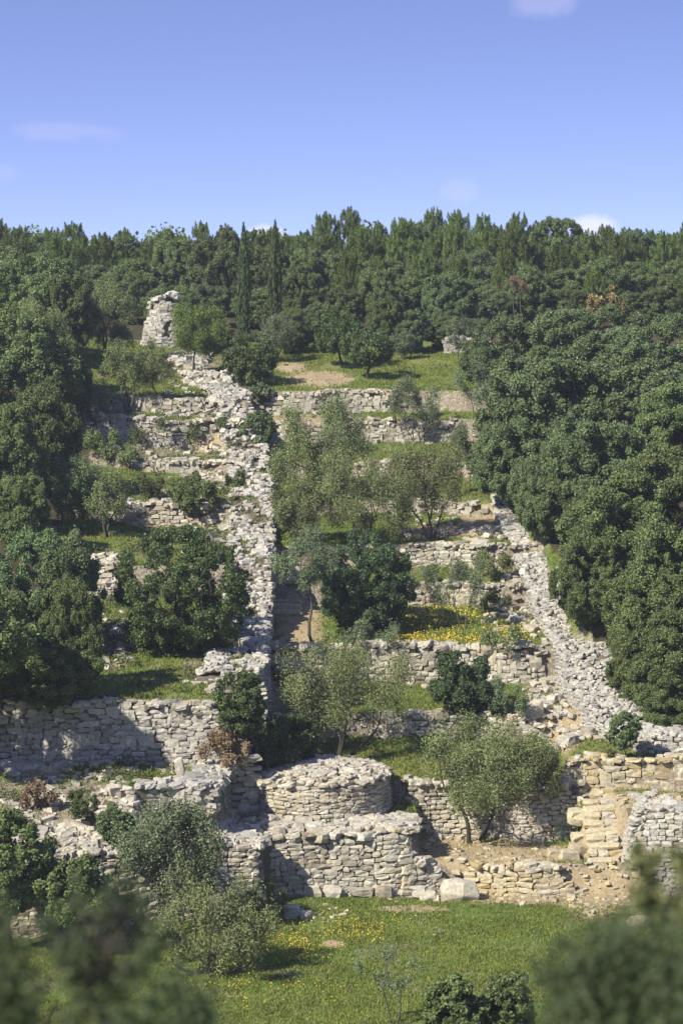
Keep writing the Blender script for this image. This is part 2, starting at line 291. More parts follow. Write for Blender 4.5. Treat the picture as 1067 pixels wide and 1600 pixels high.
class Stones:
    def __init__(s, seed=0): s.c = []; s.yaw = []; s.d = []; s.t = []; s.core = []; s.rng = np.random.RandomState(seed)
    def add(s, c, yaw, dims, tilt=(0, 0)): s.c.append(c); s.yaw.append(yaw); s.d.append(dims); s.t.append(tilt)
    def face(s, pts, zb, zt, h=.16, l=.34, depth=.35, batter=.08, skip=None, closed=False, jag=.12, coreoff=.13, core=True, big=0.0):
        r = s.rng; P = np.array(pts, float)
        if closed: P = np.vstack([P, P[:1]])
        seg = np.hypot(*np.diff(P, axis=0).T); S = np.concatenate([[0], np.cumsum(seg)]); Lt = S[-1]
        def pt(a): return np.array((np.interp(a, S, P[:, 0]), np.interp(a, S, P[:, 1])))
        def fr(a):
            d = pt(min(a + .25, Lt)) - pt(max(a - .25, 0)); d /= np.hypot(*d) + 1e-9; return d, np.array((d[1], -d[0]))
        aa = np.linspace(0, Lt, max(3, int(Lt / .8)))
        zbs = np.array([zb(*pt(a)) if callable(zb) else zb for a in aa]); zts = np.array([zt(*pt(a)) if callable(zt) else zt for a in aa])
        z = zbs.min() - .05; ztop = zts.max(); row = 0
        ph = r.uniform(0, 6, 3)
        while z < ztop:
            hh = h * r.uniform(.72, 1.35); a = -r.uniform(0, l)
            while a < Lt:
                ll = l * r.uniform(.5, 1.7); am = min(max(a + ll / 2, 0), Lt)
                wv = .35 * h * (sin(am * .9 + ph[0] + row * .3) + sin(am * 2.3 + ph[1]))
                zc = z + hh / 2 + wv; b0 = np.interp(am, aa, zbs); t0 = np.interp(am, aa, zts) + jag * sin(am * 1.7 + ph[2]) * .6
                if b0 - .15 < zc < t0 + r.uniform(-.6, .35) * h and not (skip and skip(am, zc)):
                    d, n = fr(am); c = pt(am) - n * (depth / 2 + batter * (zc - b0)) + n * r.uniform(-.035, .05)
                    hs = hh
                    if r.rand() < big: hs = hh * 1.8
                    s.add((c[0], c[1], zc), math.atan2(d[1], d[0]) + r.normal(0, .06), (ll * .49, depth * .5, hs * .49), (r.normal(0, .05), r.normal(0, .06)))
                a += ll
            z += hh; row += 1
        if core:   # packed hearting just behind the face
            V = []; 
            for a, b0, t0 in zip(aa, zbs, zts):
                d, n = fr(a); q0 = pt(a) - n * coreoff; q1 = pt(a) - n * (coreoff + batter * (t0 - b0)); q2 = q1 - n * .5; q3 = q0 - n * .5
                V += [(q0[0], q0[1], b0 - .3), (q1[0], q1[1], t0 - .06), (q2[0], q2[1], t0 - .06), (q3[0], q3[1], b0 - .3)]
            s.core.append(V)
    def cap(s, pts, thick, zt, size=.32, dens=1.0, inset=.05, h=.07, wild=.12, side=1, keep=None):
        """flat stones laid over a strip running along the line, inwards"""
        r = s.rng; P = np.array(pts, float); seg = np.hypot(*np.diff(P, axis=0).T); S = np.concatenate([[0], np.cumsum(seg)]); Lt = S[-1]
        th = thick if callable(thick) else (lambda a: thick)
        n = int(Lt * np.mean([th(a) for a in np.linspace(0, Lt, 9)]) / (size * size * .42) * dens)
        for i in range(n):
            a = r.uniform(0, Lt); t = r.uniform(inset, th(a))
            p0 = np.array((np.interp(a, S, P[:, 0]), np.interp(a, S, P[:, 1])))
            d = np.array((np.interp(min(a + .3, Lt), S, P[:, 0]) - np.interp(max(a - .3, 0), S, P[:, 0]), np.interp(min(a + .3, Lt), S, P[:, 1]) - np.interp(max(a - .3, 0), S, P[:, 1]))); d /= np.hypot(*d) + 1e-9
            q = p0 - np.array((d[1], -d[0])) * t; z = zt(q[0], q[1]) if callable(zt) else zt
            if keep and not keep(q[0], q[1], r): continue
            k = r.uniform(.6, 1.4) * (1.7 if r.rand() < .07 else 1)
            s.add((q[0], q[1], z + r.uniform(-.05, .07)), r.uniform(0, 6.3), (size * .5 * k, size * .36 * k * r.uniform(.7, 1.2), h * r.uniform(.6, 1.4) * k), (r.normal(0, wild), r.normal(0, wild)))
    def solid(s, poly, zb, zt):
        s.core.append(('poly', poly, zb, zt))
    def build(s, name, mt, parent=None, fine=True, jit=.085, **props):
        V = []; Fs = []; MI = []; off = 0; r = s.rng
        n = len(s.c)
        if n:
            T, FF = (T26, F26) if fine else (T8 * .94, F8)
            c = np.array(s.c); yaw = np.array(s.yaw); d = np.array(s.d); t = np.array(s.t)
            P = T[None] * (1 + r.normal(0, jit * (1 if fine else 1.5), (n, len(T), 3)))
            # wedge/taper for irregular outlines
            P[:, :, 0] *= 1 + r.uniform(-.16, .16, (n, 1)) * P[:, :, 2]; P[:, :, 2] *= 1 + r.uniform(-.22, .22, (n, 1)) * P[:, :, 0]
            P *= d[:, None, :]
            a, b = t[:, 0:1], t[:, 1:2]
            x, y, z = P[..., 0], P[..., 1], P[..., 2]
            x, z = x * np.cos(b) + z * np.sin(b), -x * np.sin(b) + z * np.cos(b)
            y, z = y * np.cos(a) - z * np.sin(a), y * np.sin(a) + z * np.cos(a)
            cy, sy = np.cos(yaw)[:, None], np.sin(yaw)[:, None]
            P = np.stack([x * cy - y * sy, x * sy + y * cy, z], -1) + c[:, None, :]
            V.append(P.reshape(-1, 3)); f = (FF[None] + (np.arange(n) * len(T))[:, None, None]).reshape(-1, 4); Fs.append(f); MI += [0] * len(f); off = n * len(T)
        for cv in s.core:
            if isinstance(cv[0], str):
                _, poly, zb, zt = cv; k = len(poly); b = [(x, y, zb(x, y) if callable(zb) else zb) for x, y in poly]; tp = [(x, y, zt(x, y) if callable(zt) else zt) for x, y in poly]
                cx, cy = np.mean(poly, axis=0); tp.append((cx, cy, zt(cx, cy) if callable(zt) else zt))
                V.append(np.array(b + tp)); i = np.arange(k); j = (i + 1) % k
                Fs.append(np.stack([i, j, j + k, i + k], -1) + off); MI += [1] * k; Fs.append(np.stack([i + k, j + k, np.full(k, 2 * k)], -1) + off); MI += [1] * k; off += 2 * k + 1
            else:
                A = np.array(cv); m_ = len(A) // 4; V.append(A); i = np.arange(m_ - 1)[:, None] * 4 + off
                f = np.concatenate([np.hstack([i + 0, i + 4, i + 5, i + 1]), np.hstack([i + 1, i + 5, i + 6, i + 2]), np.hstack([i + 2, i + 6, i + 7, i + 3])])
                Fs.append(f); MI += [1] * len(f)
                e = (m_ - 1) * 4 + off; Fs.append(np.array([[off, off + 1, off + 2, off + 3], [e + 3, e + 2, e + 1, e]])); MI += [1, 1]; off += len(A)
        me = mesh_np(name, np.vstack(V), Fs, [M[mt], M['core']], MI)
        return link(name, me, parent, **props)
def zf(x, y): return float(zfun(x, y))
# ---- central terrace retaining walls
def line_px(x0, x1, D, n=None):
    X0, X1 = (x0 - CX) / F * D, (x1 - CX) / F * D; n = n or max(3, int((X1 - X0) / .6)); X = np.linspace(X0, X1, n)
    return [(x, D + float(wig(x)) - .18) for x in X]
GW = 'dry stone terrace walls stepping up the middle of the hill'
def terrace_wall(k, x0, x1, label, mt='cream', h=.17, l=.34, extra=-.06, big=.08, up=.0, prof_=None, wg=None, seed=None, fine=True, grp=GW):
    D, zb, zt = (prof_ or WC)[k]
    pts = line_px(x0, x1, D)
    if prof_ is not None: pts = [(x, D + float(wig(x * .8 + 2)) * min(1, max(0, (D - 96) / 4)) - .18) for x in np.linspace((x0 - CX) / F * D, (x1 - CX) / F * D, max(4, int(abs(x1 - x0) / F * D / .6)))]
    s = Stones(seed if seed is not None else 100 + k)
    r = np.random.RandomState(k + 7); ph = r.uniform(0, 6)
    Lx0, Lx1 = pts[0][0], pts[-1][0]
    def top(x, y):
        e = min(1, (x - Lx0 + .15) / .7, (Lx1 - x + .15) / .7); back = zf(x, y + .45)
        return zb + (max(back, zb + .3) + extra + up + .06 * sin(x * 1.1 + ph) - zb) * max(.25, e)
    s.face(pts, lambda x, y: zf(x, y - .2) - .05, top, h=h, l=l, big=big)
    s.cap(pts, .55, lambda x, y: top(x, y) + .0, size=l * .9, dens=.8)
    # fallen stones at the foot
    for i in range(int((Lx1 - Lx0) * 1.6)):
        x = s.rng.uniform(Lx0, Lx1); y = D - .25 - abs(s.rng.normal(0, .45)) + float(wig(x)) * 1; q = s.rng.uniform(.05, .15)
        s.add((x, y, zf(x, y) + q * .4), s.rng.uniform(0, 6), (q * 1.3, q, q * .7), (s.rng.normal(0, .2), s.rng.normal(0, .2)))
    return s.build('dry_stone_wall', mt, fine=fine, label=label, category='stone wall', group=grp)
terrace_wall(0, 700, 905, 'low golden dry stone wall behind the large boulder, directly above the bottom meadow', 'gold', .15, .42, big=.1)
terrace_wall(1, 606, 922, 'tall shaded dry stone wall directly behind the lowest olive trees, left of the stone stairs', 'cream', .16, .33)
terrace_wall(2, 585, 850, 'low dry stone wall of pale blocks just above the crown of the lowest olive tree', 'cream', .2, .4, big=.12)
terrace_wall(3, 452, 852, 'blocky dry stone wall passing behind the small round bush, above the flower-free terrace', 'cream', .24, .36, big=.15)
terrace_wall(4, 640, 790, 'short pale dry stone wall just right of the round dark bush', 'cream', .24, .36, big=.15)
terrace_wall(5, 618, 780, 'dry stone wall above and right of the round dark bush, topped by a grassy terrace', 'cream', .2, .36)
terrace_wall(6, 600, 760, 'dry stone wall seen through the stems of the olive tree with many dark trunks', 'cream', .2, .36, fine=False)
terrace_wall(7, 535, 650, 'short pale dry stone wall between two olive crowns, below a bright green strip', 'cream', .2, .34, fine=False)
terrace_wall(8, 405, 720, 'long low dry stone wall just below the topmost terrace wall', 'cream', .2, .36, extra=-.28, fine=False)
terrace_wall(9, 402, 612, 'topmost pale dry stone terrace wall under the sandy path', 'cream', .2, .36, extra=-.12, fine=False)
# ---- left hand terrace walls
GL = 'dry stone terrace walls on the left slope'
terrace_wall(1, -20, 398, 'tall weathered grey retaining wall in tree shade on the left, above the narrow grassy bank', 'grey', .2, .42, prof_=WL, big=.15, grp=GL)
terrace_wall(2, 120, 205, 'small pale dry stone wall left of the large leafy shrub', 'cream', .2, .36, prof_=WL, grp=GL)
terrace_wall(3, 150, 290, 'broken dry stone wall below the small dark shrub on the left slope', 'cream', .2, .36, prof_=WL, grp=GL, up=.1, fine=False)
terrace_wall(4, 215, 345, 'tumbled low stone wall just above the small dark shrub on the left slope', 'cream', .2, .34, prof_=WL, grp=GL, fine=False)
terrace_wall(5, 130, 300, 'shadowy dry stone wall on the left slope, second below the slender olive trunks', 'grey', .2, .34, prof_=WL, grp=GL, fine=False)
terrace_wall(6, 130, 335, 'pale dry stone wall on the left slope directly below the slender olive trunks', 'cream', .2, .34, prof_=WL, grp=GL, fine=False)
# wall A with its pointed end
A = [(-8.9, 95.1), (-7.6, 94.5), (-7.4, 95.1), (-6.2, 95.3), (-4.9, 95.0), (-4.6, 96.6), (-4.35, 98.5), (-3.98, 100.4), (-3.62, 102.0)]
s = Stones(31); ztA = lambda x, y: np.interp(y, [95, 98, 101.5], [-19.32, -19.15, -19.0]) + (-.45 if x < -7.5 else 0)
s.face(A, lambda x, y: min(zf(x + .5, y - .5), zf(x + .3, y - .3)) - .15, ztA, h=.16, l=.34, big=.08); s.cap(A, 1.0, ztA, size=.36, dens=1.2)
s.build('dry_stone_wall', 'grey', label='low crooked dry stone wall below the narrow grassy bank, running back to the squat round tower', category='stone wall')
s = Stones(33); s.face([(-3.95, 100.2), (-3.65, 101.4), (-3.45, 102.2), (-3.05, 103.0)], lambda x, y: -21.0, lambda x, y: -18.5 if y < 102 else -17.6, h=.17, l=.36); s.cap([(-3.95, 100.2), (-3.65, 101.4), (-3.4, 102.6)], 1.5, lambda x, y: zf(x, y) + .04, size=.32)
s.build('dry_stone_wall', 'cream', label='narrow return wall at the right end of the shaded grey wall, behind the bright leafy bush', category='stone wall')
# ---- lower building: long retaining front with top surface
Fp = [(-12.5, 90.4), (-10.9, 90.6), (-8.0, 92.0), (-5.0, 94.0), (-3.0, 94.5), (-2.92, 96.15), (-.5, 96.6), (2.0, 96.7), (2.7, 97.1), (2.95, 98.0), (2.9, 99.6)]
s = Stones(41)
def zF(x, y): return np.interp(x, [-12.5, -9, -5, -2.9, 0, 3], [-20.95, -21.0, -21.22, -21.45, -21.48, -21.55])
sp_ = lambda a, z: (3.95 < 0)
s.face(Fp, lambda x, y: FIELD - .1, zF, h=.165, l=.36, big=.08, batter=.07, jag=.18)
s.cap([(x + .02, y + .16) for x, y in Fp], 2.4, lambda x, y: max(zF(x, y), zf(x, y) + .02) + .02, size=.36, dens=1.25)
# big foundation blocks
for (px, w_, h_) in [(487, .55, .36), (520, .5, .3), (600, .5, .28), (565, .7, .2), (655, .4, .25)]:
    p_ = at(px, 1386, 96.3); s.add((p_[0], 96.62, -23.5), s.rng.normal(0, .08), (w_ * .62, .28, h_ * .7), (0, .04))
s.build('retaining_wall', 'cream', label='long half-shadowed dry stone building wall holding up the squat round tower', category='stone wall')
# stepped buttress going down to the right of the building
s = Stones(43)
s.face([(2.5, 96.75), (3.1, 97.0), (3.9, 97.15)], FIELD - .1, lambda x, y: np.interp(x, [2.5, 3.1, 3.9], [-22.0, -22.6, -23.1]), h=.17, l=.36); s.cap([(2.5, 96.75), (3.1, 97.0), (3.9, 97.15)], .7, lambda x, y: np.interp(x, [2.5, 3.1, 3.9], [-22.0, -22.6, -23.1]), size=.3)
s.build('stone_buttress', 'cream', label='stepped stones at the right foot of the curved building wall, beside the boulder', category='stone pile')
# ---- round tower
s = Stones(47); tc_ = np.array((-.95, 101.3)); R0 = 2.95
circ = [(tc_[0] + R0 * cos(a), tc_[1] + R0 * sin(a)) for a in np.linspace(0, 2 * pi, 41)[:-1]]
def ztT(x, y): return -19.92 - .12 * max(0, -x - 2) + .0 * y
s.face(circ, -21.5, ztT, h=.15, l=.33, closed=True, batter=.09, jag=.06)
def dome(x, y):
    q = 1 - min(1, ((x - tc_[0]) ** 2 + (y - tc_[1]) ** 2) / R0 ** 2); return ztT(x, y) - .02 + .42 * q
for i in range(620):
    rr_ = R0 * math.sqrt(s.rng.rand()) * .97; a = s.rng.uniform(0, 2 * pi); x, y = tc_[0] + rr_ * cos(a), tc_[1] + rr_ * sin(a); k = s.rng.uniform(.7, 1.4)
    s.add((x, y, dome(x, y)), s.rng.uniform(0, 6), (.17 * k, .13 * k, .06 * k), (s.rng.normal(0, .16), s.rng.normal(0, .16)))
ins = [(tc_[0] + (R0 - .25) * cos(a), tc_[1] + (R0 - .25) * sin(a)) for a in np.linspace(0, 2 * pi, 25)[:-1]]
s.solid(ins, -21.7, dome)
s.build('round_tower', 'cream', label='squat round dry stone tower with domed rubble top behind the curved building wall', category='tower')
# ---- ruined stone hut high on the left
D = 157.5; gxh, gyh, gzh = ground_at(256, 543); D = gyh; m_ = D / F
hc = np.array(((256 - CX) * m_, D + 1.4)); HR = 40 * m_; zb = zf(hc[0], D - .2) - .1; zt0 = -(462 - HY) * m_
s = Stones(53); hp = [(hc[0] + HR * cos(a), hc[1] + HR * sin(a)) for a in np.linspace(0, 2 * pi, 31)[:-1]]
def ztH(x, y): return np.interp(x - hc[0], [-HR, -HR * .4, HR * .3, HR], [zt0 - 1.7, zt0 - .3, zt0 + .05, zt0 - .9])
per = 2 * pi * HR
s.face(hp, zb, ztH, h=.2, l=.36, closed=True, batter=.2, coreoff=.3, jag=.2, skip=lambda a, z: abs(a - per * (1 - .215)) < .36 and zb + .7 < z < zb + 1.8)
s.cap([(hc[0] + (HR - .55) * cos(a), hc[1] + (HR - .55) * sin(a)) for a in np.linspace(0, 2 * pi, 31)], .7, ztH, size=.34)
s.solid([(hc[0] + (HR - .5) * cos(a), hc[1] + (HR - .5) * sin(a)) for a in np.linspace(0, 2 * pi, 17)[:-1]], zb, lambda x, y: zt0 - .9)
s.build('stone_hut', 'pale', fine=False, label='ruined round stone hut with small dark opening, high on the left slope', category='hut')
# ---- massive rubble wall, left spine
ys = np.arange(102.6, 153, .8)
sm = np.array([zf(XL(y) - 1.6, y) for y in ys])
sm2 = np.maximum(sm, np.convolve(np.pad(sm, 2, 'edge'), np.ones(5) / 5, 'valid'))
def spine_top(x, y):
    b = np.interp(y, ys, sm2) + .28; u = abs(x - XL(y) + 1.5) / 1.8
    return b - .12 + .12 * (1 - min(1, u * u)) + .12 * sin(y * 1.1) + .08 * sin(x * 2 + y * .6)
def thick(a): return 2.6 if a < 4 else 2.15
sp1 = [(float(XL(y)) + .25, y) for y in ys]
s = Stones(61)
s.face(sp1, lambda x, y: zf(x + .5, y) - .1, lambda x, y: spine_top(x, y) - .05, h=.17, l=.36, batter=.05)
def patch(x, y): return sin(x * 1.9 + 1.2 * sin(y * .8)) * sin(y * .9 + .6 * x) + .35 * sin(x * 5 + y * 3)
s.cap(sp1, lambda a: thick(a), spine_top, size=.27, dens=1.0, wild=.2, h=.065, keep=lambda x, y, r: patch(x, y) < .12 or r.rand() < .15)
s.face([(x - (2.6 if y < 106 else 2.15) - .1, y) for x, y in sp1[::-1]], lambda x, y: zf(x - .3, y) - .1, lambda x, y: spine_top(x + .3, y) - .25, h=.2, l=.4, core=False)
s.face([(sp1[0][0] - 3.0, 102.6), (sp1[0][0], 102.5)], lambda x, y: zf(x, y - .4) - .1, lambda x, y: spine_top(x, y) - .05, h=.18, l=.36)
# hearting
V = []
for (x, y) in sp1[::1]:
    t = 2.6 if y < 106 else 2.1; V += [(x - .2, y, zf(x + .5, y) - .4), (x - .25, y, spine_top(x - .3, y) - .10), (x - t, y, spine_top(x - t, y) - .12), (x - t, y, zf(x - t - .3, y) - .5)]
s.core.append(V)
s.build('rubble_wall', 'pale', label='massive pale rubble wall climbing the hill beside the sandy steps, left of the middle terraces', category='stone wall')
# ---- massive wall on the right
yr = np.arange(103.4, 132.5, .6)[::-1]
def rw_top(x, y): return max(float(np.interp(y, YR, ZR)), zf(float(XR(y)) + .3, y) + .12) + .10 * sin(y * 1.3) + .07 * sin(2.2 * x + y) + .0
YR = [103.4, 104.5, 107, 110, 114, 117.5, 122, 126, 131, 133]
ZR = [-(y_ - HY) / F * d_ for y_, d_ in zip([1152, 1142, 1108, 1056, 990, 942, 886, 838, 784, 776], YR)]
s = Stones(67); rp = [(float(XR(y)) - .25, y) for y in yr]
tw = lambda a: np.interp(a, [0, 8, 14, 22, 27], [1.2, 1.7, 2.5, 3.3, 3.9])
s.face(rp, lambda x, y: zf(x - .5, y) - .1, rw_top, h=.15, l=.28, batter=.1, big=.06)
s.cap(rp, tw, rw_top, size=.25, dens=1.1, wild=.16, h=.055)
yend = 103.4; xe = float(XR(yend)) - .25
s.face([(xe, yend), (xe + 1.2, yend - .2), (18, 103.0)], lambda x, y: zf(x, y - .4) - .1, lambda x, y: rw_top(x, 103.4), h=.22, l=.4, big=.12)
s.cap([(xe, yend), (xe + 1.2, yend - .2), (18, 103.0)], 1.6, lambda x, y: rw_top(x, 103.4), size=.34)
V = []
for k_, (x, y) in enumerate(rp):
    t = 3.6 if y < 111 else (2.5 if y < 118 else 1.4); V += [(x + .25, y, zf(x - .5, y) - .4), (x + .35, y, rw_top(x, y) - .10), (x + t, y, rw_top(x + t, y) - .12), (x + t, y, zf(x + t + .5, y) - .6)]
s.core.append(V)
s.build('rubble_wall', 'bleached', label='massive pale stone wall descending the right side below the big evergreen oaks', category='stone wall')
# ---- right bottom: landing wall, retaining face, stairs
s = Stones(71); wp = [(8.9, 101.45), (10.5, 101.4), (13, 101.5), (16, 101.4)]
s.face(wp, lambda x, y: zf(x, y - .4) - .1, lambda x, y: -19.5 + .08 * sin(x * 2), h=.24, l=.42, big=.15); s.cap(wp, .7, lambda x, y: -19.5 + .08 * sin(x * 2), size=.4)
s.build('dry_stone_wall', 'gold', label='low blocky stone wall behind the landing at the top of the stone stairs', category='stone wall')
s = Stones(73); wp = [(10.62, 101.0), (10.6, 97.6), (11.6, 96.9), (13.6, 96.3), (17, 95.9)]
s.face(wp, lambda x, y: np.interp(x, [10.7, 11, 12.5, 17], [-22.8, -23.2, -23.9, -24.1]), lambda x, y: -20.72 + .04 * sin(x * 3), h=.16, l=.30, batter=.30, jag=.2)
s.cap([(11.5, 101.2), (11.5, 98.7), (12.2, 98), (13.8, 97.3), (17, 96.9)], 1.3, lambda x, y: -20.74, size=.3, dens=.8)
V = [(10.95, 101.2, -24), (10.95, 101.2, -20.82), (18, 101.2, -20.82), (18, 101.2, -24), (11.0, 98.9, -24), (11.0, 98.9, -20.82), (18, 98.6, -20.82), (18, 98.6, -24), (12.4, 98.1, -24.2), (12.4, 98.1, -20.82), (18, 98, -20.82), (18, 98, -24), (14, 97.4, -24.2), (14, 97.4, -20.82), (18, 97, -20.82), (18, 97, -24.2)]
s.core.append(V)
s.build('retaining_wall', 'pale', label='broad grey leaning stone retaining face right of the stone stairs', category='stone wall')
st = bpy.data.objects.new('stone_stairs', None); C.objects.link(st); st.location = (10.1, 97.4, -22.7)
st['label'] = 'worn golden stone steps left of the leaning grey wall, lower right'; st['category'] = 'stairs'
r = np.random.RandomState(3)
for i in range(10):
    s = Stones(200 + i); y = 97.5 + i * .33; z = -22.75 + i * .215; x0, x1 = 9.42 + r.uniform(-.12, .1), 10.72 + r.uniform(-.12, .12); n = (2, 1, 3, 1, 2, 1, 2, 2, 1, 2)[i]
    cuts = np.linspace(x0, x1, n + 1)
    if n > 1: cuts[1:-1] += r.uniform(-.22, .22, n - 1)
    for a, b in zip(cuts[:-1], cuts[1:]):
        hh = r.uniform(.10, .15); s.add(((a + b) / 2 - 10.1, y - 97.4 + r.uniform(-.05, .05), z + 22.7 - .09 + r.uniform(-.03, .03)), r.normal(0, .07), ((b - a) * .49, .24, hh), (r.normal(0, .04), r.normal(0, .035)))
    s.add((10.07 - 10.1, y + .30 - 97.4, z + 22.7 - .30), 0, (.64, .22, .13), (0, 0))
    s.build('step', 'gold', st, jit=.075)
# footing rubble beside stairs
s = Stones(77)
s.face([(8.3, 97.3), (9.4, 97.3), (10.8, 97.2), (11.7, 96.8)], FIELD - .1, lambda x, y: np.interp(x, [8.3, 9.4, 10.8, 11.7], [-22.75, -22.7, -22.85, -23.1]), h=.26, l=.42, big=.2, jag=.2)
s.cap([(8.3, 97.3), (9.4, 97.3), (10.8, 97.2), (11.7, 96.8)], .8, lambda x, y: -22.8, size=.42)
for (x, y, z, a) in [(9.1, 98.6, -22.4, .3), (9.2, 99.4, -22.1, .24), (9.25, 100.0, -21.4, .36), (8.7, 98.0, -22.5, .3), (8.2, 98.3, -22.5, .25)]: s.add((x, y, z), .2, (a * 1.2, a, a * .8), (.1, .1))
s.build('stone_footing', 'gold', label='jumbled golden blocks at the foot of the stone stairs', category='stone pile')
# right side terrace ends: rough staircase of blocks against the massive right wall
s = Stones(79)
for i in range(110):
    y = s.rng.uniform(105, 128); x = float(XR(y)) - abs(s.rng.normal(.1, .8)) - .3; q = s.rng.uniform(.06, .1) + .16 * s.rng.rand() ** 3
    s.add((x, y, zf(x, y) + q * .5), s.rng.uniform(0, 6), (q * 1.3, q, q * .8), (s.rng.normal(0, .2), s.rng.normal(0, .2)))
s.build('fallen_rubble', 'cream', label='fallen blocks heaped along the foot of the massive right wall', category='rubble', kind='stuff')
# steps on the sandy path by the left spine
st = bpy.data.objects.new('path_steps', None); C.objects.link(st); X, Y, Z = ground_at(462, 962); st.location = (X, Y, Z)
st['label'] = 'narrow shaded stone steps on the sandy path beside the massive rubble wall'; st['category'] = 'stairs'
for i in range(7):
    s = Stones(230 + i); y = 118.2 + i * .85; x = -2.55 - .0 * i
    s.add((x - X, y - Y, zf(x, y) - Z + .08 + .03 * i), s.rng.normal(0, .06), (.72, .24, .15), (s.rng.normal(0, .03), 0)); s.build('step', 'gold', st, jit=.06)
s = Stones(240)
for (px, py, D, a) in [(408, 1008, 112.3, .26), (424, 1008, 112.2, .28), (436, 1012, 112.2, .24), (410, 1024, 112, .28), (428, 1030, 111.9, .3), (448, 1036, 111.9, .3), (462, 1040, 111.8, .3), (480, 1041, 111.9, .28), (440, 1046, 111.6, .25)]:
    p_ = at(px, py, D); s.add(tuple(p_), s.rng.normal(0, .1), (a * 1.15, a, a * .62), (0, 0))
s.build('stone_curb', 'cream', label='short stack of squared blocks where the sandy path meets the terrace edge', category='stone pile')
# ---- individual boulders
def rock(px, py, D, dims, label, mt='cream', yaw=0., tilt=(0, 0), n=1, seed=0):
    p_ = at(px, py, D); s = Stones(seed); s.add((0, 0, 0), yaw, dims, tilt)
    o = s.build('boulder', mt, jit=.10, label=label, category='boulder', group='single boulders lying on the terraces'); o.location = (p_[0], D, zf(p_[0], D) + dims[2] * .62); 
    sub = o.modifiers.new('round', 'BEVEL'); sub.width = min(dims) * .12; sub.segments = 2; return o
rock(717, 1380, 96.2, (.68, .5, .42), 'large pale angular boulder on the meadow edge in front of the low golden wall', yaw=.2, tilt=(.0, .12), seed=2)
rock(668, 1376, 96.4, (.3, .25, .2), 'small pale block between the building wall and the large angular boulder', seed=3)
rock(282, 1148, 97.6, (.17, .15, .42), 'pointed upright stone on the grassy bank in front of the shaded grey wall', 'pale', tilt=(.1, -.2), seed=4)
rock(30, 1187, 98.9, (.8, .35, .18), 'long flat slab at the foot of the shaded grey wall, at the frame edge', 'grey', seed=5)
rock(863, 1164, 106.0, (.26, .2, .2), 'small rounded boulder on grass above the blocky landing wall', seed=6)
rock(828, 1120, 108.0, (.5, .4, .34), 'big rough boulder at the right end of the low wall of pale blocks', 'gold', yaw=.4, tilt=(0, -.2), seed=7)
rock(455, 1412, 93.6, (.3, .26, .3), 'upright pale boulder in front of the shadowed corner of the building wall', seed=8)
rock(478, 1418, 93.4, (.22, .2, .16), 'small pale stone just right of the upright boulder by the building wall', seed=9)
rock(146, 1452, 90.0, (.42, .3, .36), 'hollow-looking sunlit cream block low in front of the left end of the building wall', seed=10)
rock(690, 270 + 710, 118.5, (.1, .1, .1), 'small stone among yellow flowers on the terrace with the round dark bush', seed=11)
rock(850, 1200, 104.4, (.35, .3, .2), 'flat pale rock just left of the blocky landing wall', yaw=.3, seed=12)
rock(1000, 1420, 92.5, (.4, .3, .2), 'flat golden rock on the meadow below the leaning grey face', 'gold', yaw=.3, seed=13)
rock(888, 1160, 105.0, (.4, .34, .24), 'low boulder at the foot of the massive right wall near the young sapling', yaw=.8, seed=14)
# ---- loose stone scatters (uncountable)
def scatter(name, ells, n, mt, label, size=(.05, .16), seed=1, thrs=.15):
    s = Stones(seed); e = np.array(ells); area = e[:, 2] * e[:, 3]; k = 0; tries = 0
    while k < n and tries < n * 8:
        tries += 1; i = s.rng.choice(len(e), p=area / area.sum()); a = s.rng.uniform(0, 6.3); q = math.sqrt(s.rng.rand())
        px, py = e[i, 0] + q * e[i, 2] * cos(a), e[i, 1] + q * e[i, 3] * sin(a); X, Y, Z = ground_at(px, py)
        if abs(Y - 229) < 2: continue
        sz = size[0] + (size[1] - size[0]) * s.rng.rand() ** 2.2; Y += s.rng.uniform(-.1, .1)
        s.add((X, Y, zf(X, Y) + sz * .25), s.rng.uniform(0, 6.3), (sz * 1.35, sz, sz * .55), (s.rng.normal(0, .2), s.rng.normal(0, .2))); k += 1
    s.build(name, mt, fine=False, kind='stuff', label=label, category='stones')
scatter('loose_stones', [(250, 1300, 120, 45), (330, 1285, 70, 40), (400, 1255, 60, 20), (180, 1340, 60, 20), (170, 1260, 30, 14)], 1000, 'cream', 'loose pale rubble spilling over the bank above the left building wall', (.06, .24), 11)
scatter('loose_stones', [(230, 1172, 130, 16), (320, 1165, 40, 20), (100, 1310, 40, 20), (120, 1210, 120, 20), (40, 1200, 50, 20), (60, 1290, 70, 60), (300, 1215, 60, 16)], 520, 'cream', 'small stones littering the narrow grassy bank below the shaded grey wall', (.04, .17), 12)
scatter('loose_stones', [(330, 690, 60, 80), (300, 640, 60, 40), (250, 690, 100, 30), (340, 790, 50, 60), (350, 850, 60, 40), (240, 800, 90, 30), (330, 610, 40, 20), (150, 900, 60, 40), (300, 590, 50, 20), (180, 1000, 40, 50)], 700, 'cream', 'pale rubble strewn over the left slope beside the massive rubble wall', (.07, .26), 13)
scatter('loose_stones', [(640, 1400, 80, 10), (490, 1425, 60, 12), (830, 1400, 120, 12), (940, 1400, 60, 35), (760, 1330, 140, 20), (1000, 1250, 90, 12)], 420, 'gold', 'pebbles on the bare earth along the edge of the bottom meadow', (.03, .12), 14)
scatter('loose_stones', [(700, 830, 80, 20), (780, 900, 40, 50), (800, 980, 50, 30), (850, 1120, 40, 60), (520, 1050, 90, 12), (600, 1130, 120, 12), (460, 1120, 50, 40), (440, 1060, 30, 30), (560, 630, 120, 12), (600, 680, 120, 10), (740, 720, 50, 40)], 800, 'cream', 'small fallen stones scattered across the middle terraces', (.04, .17), 15)
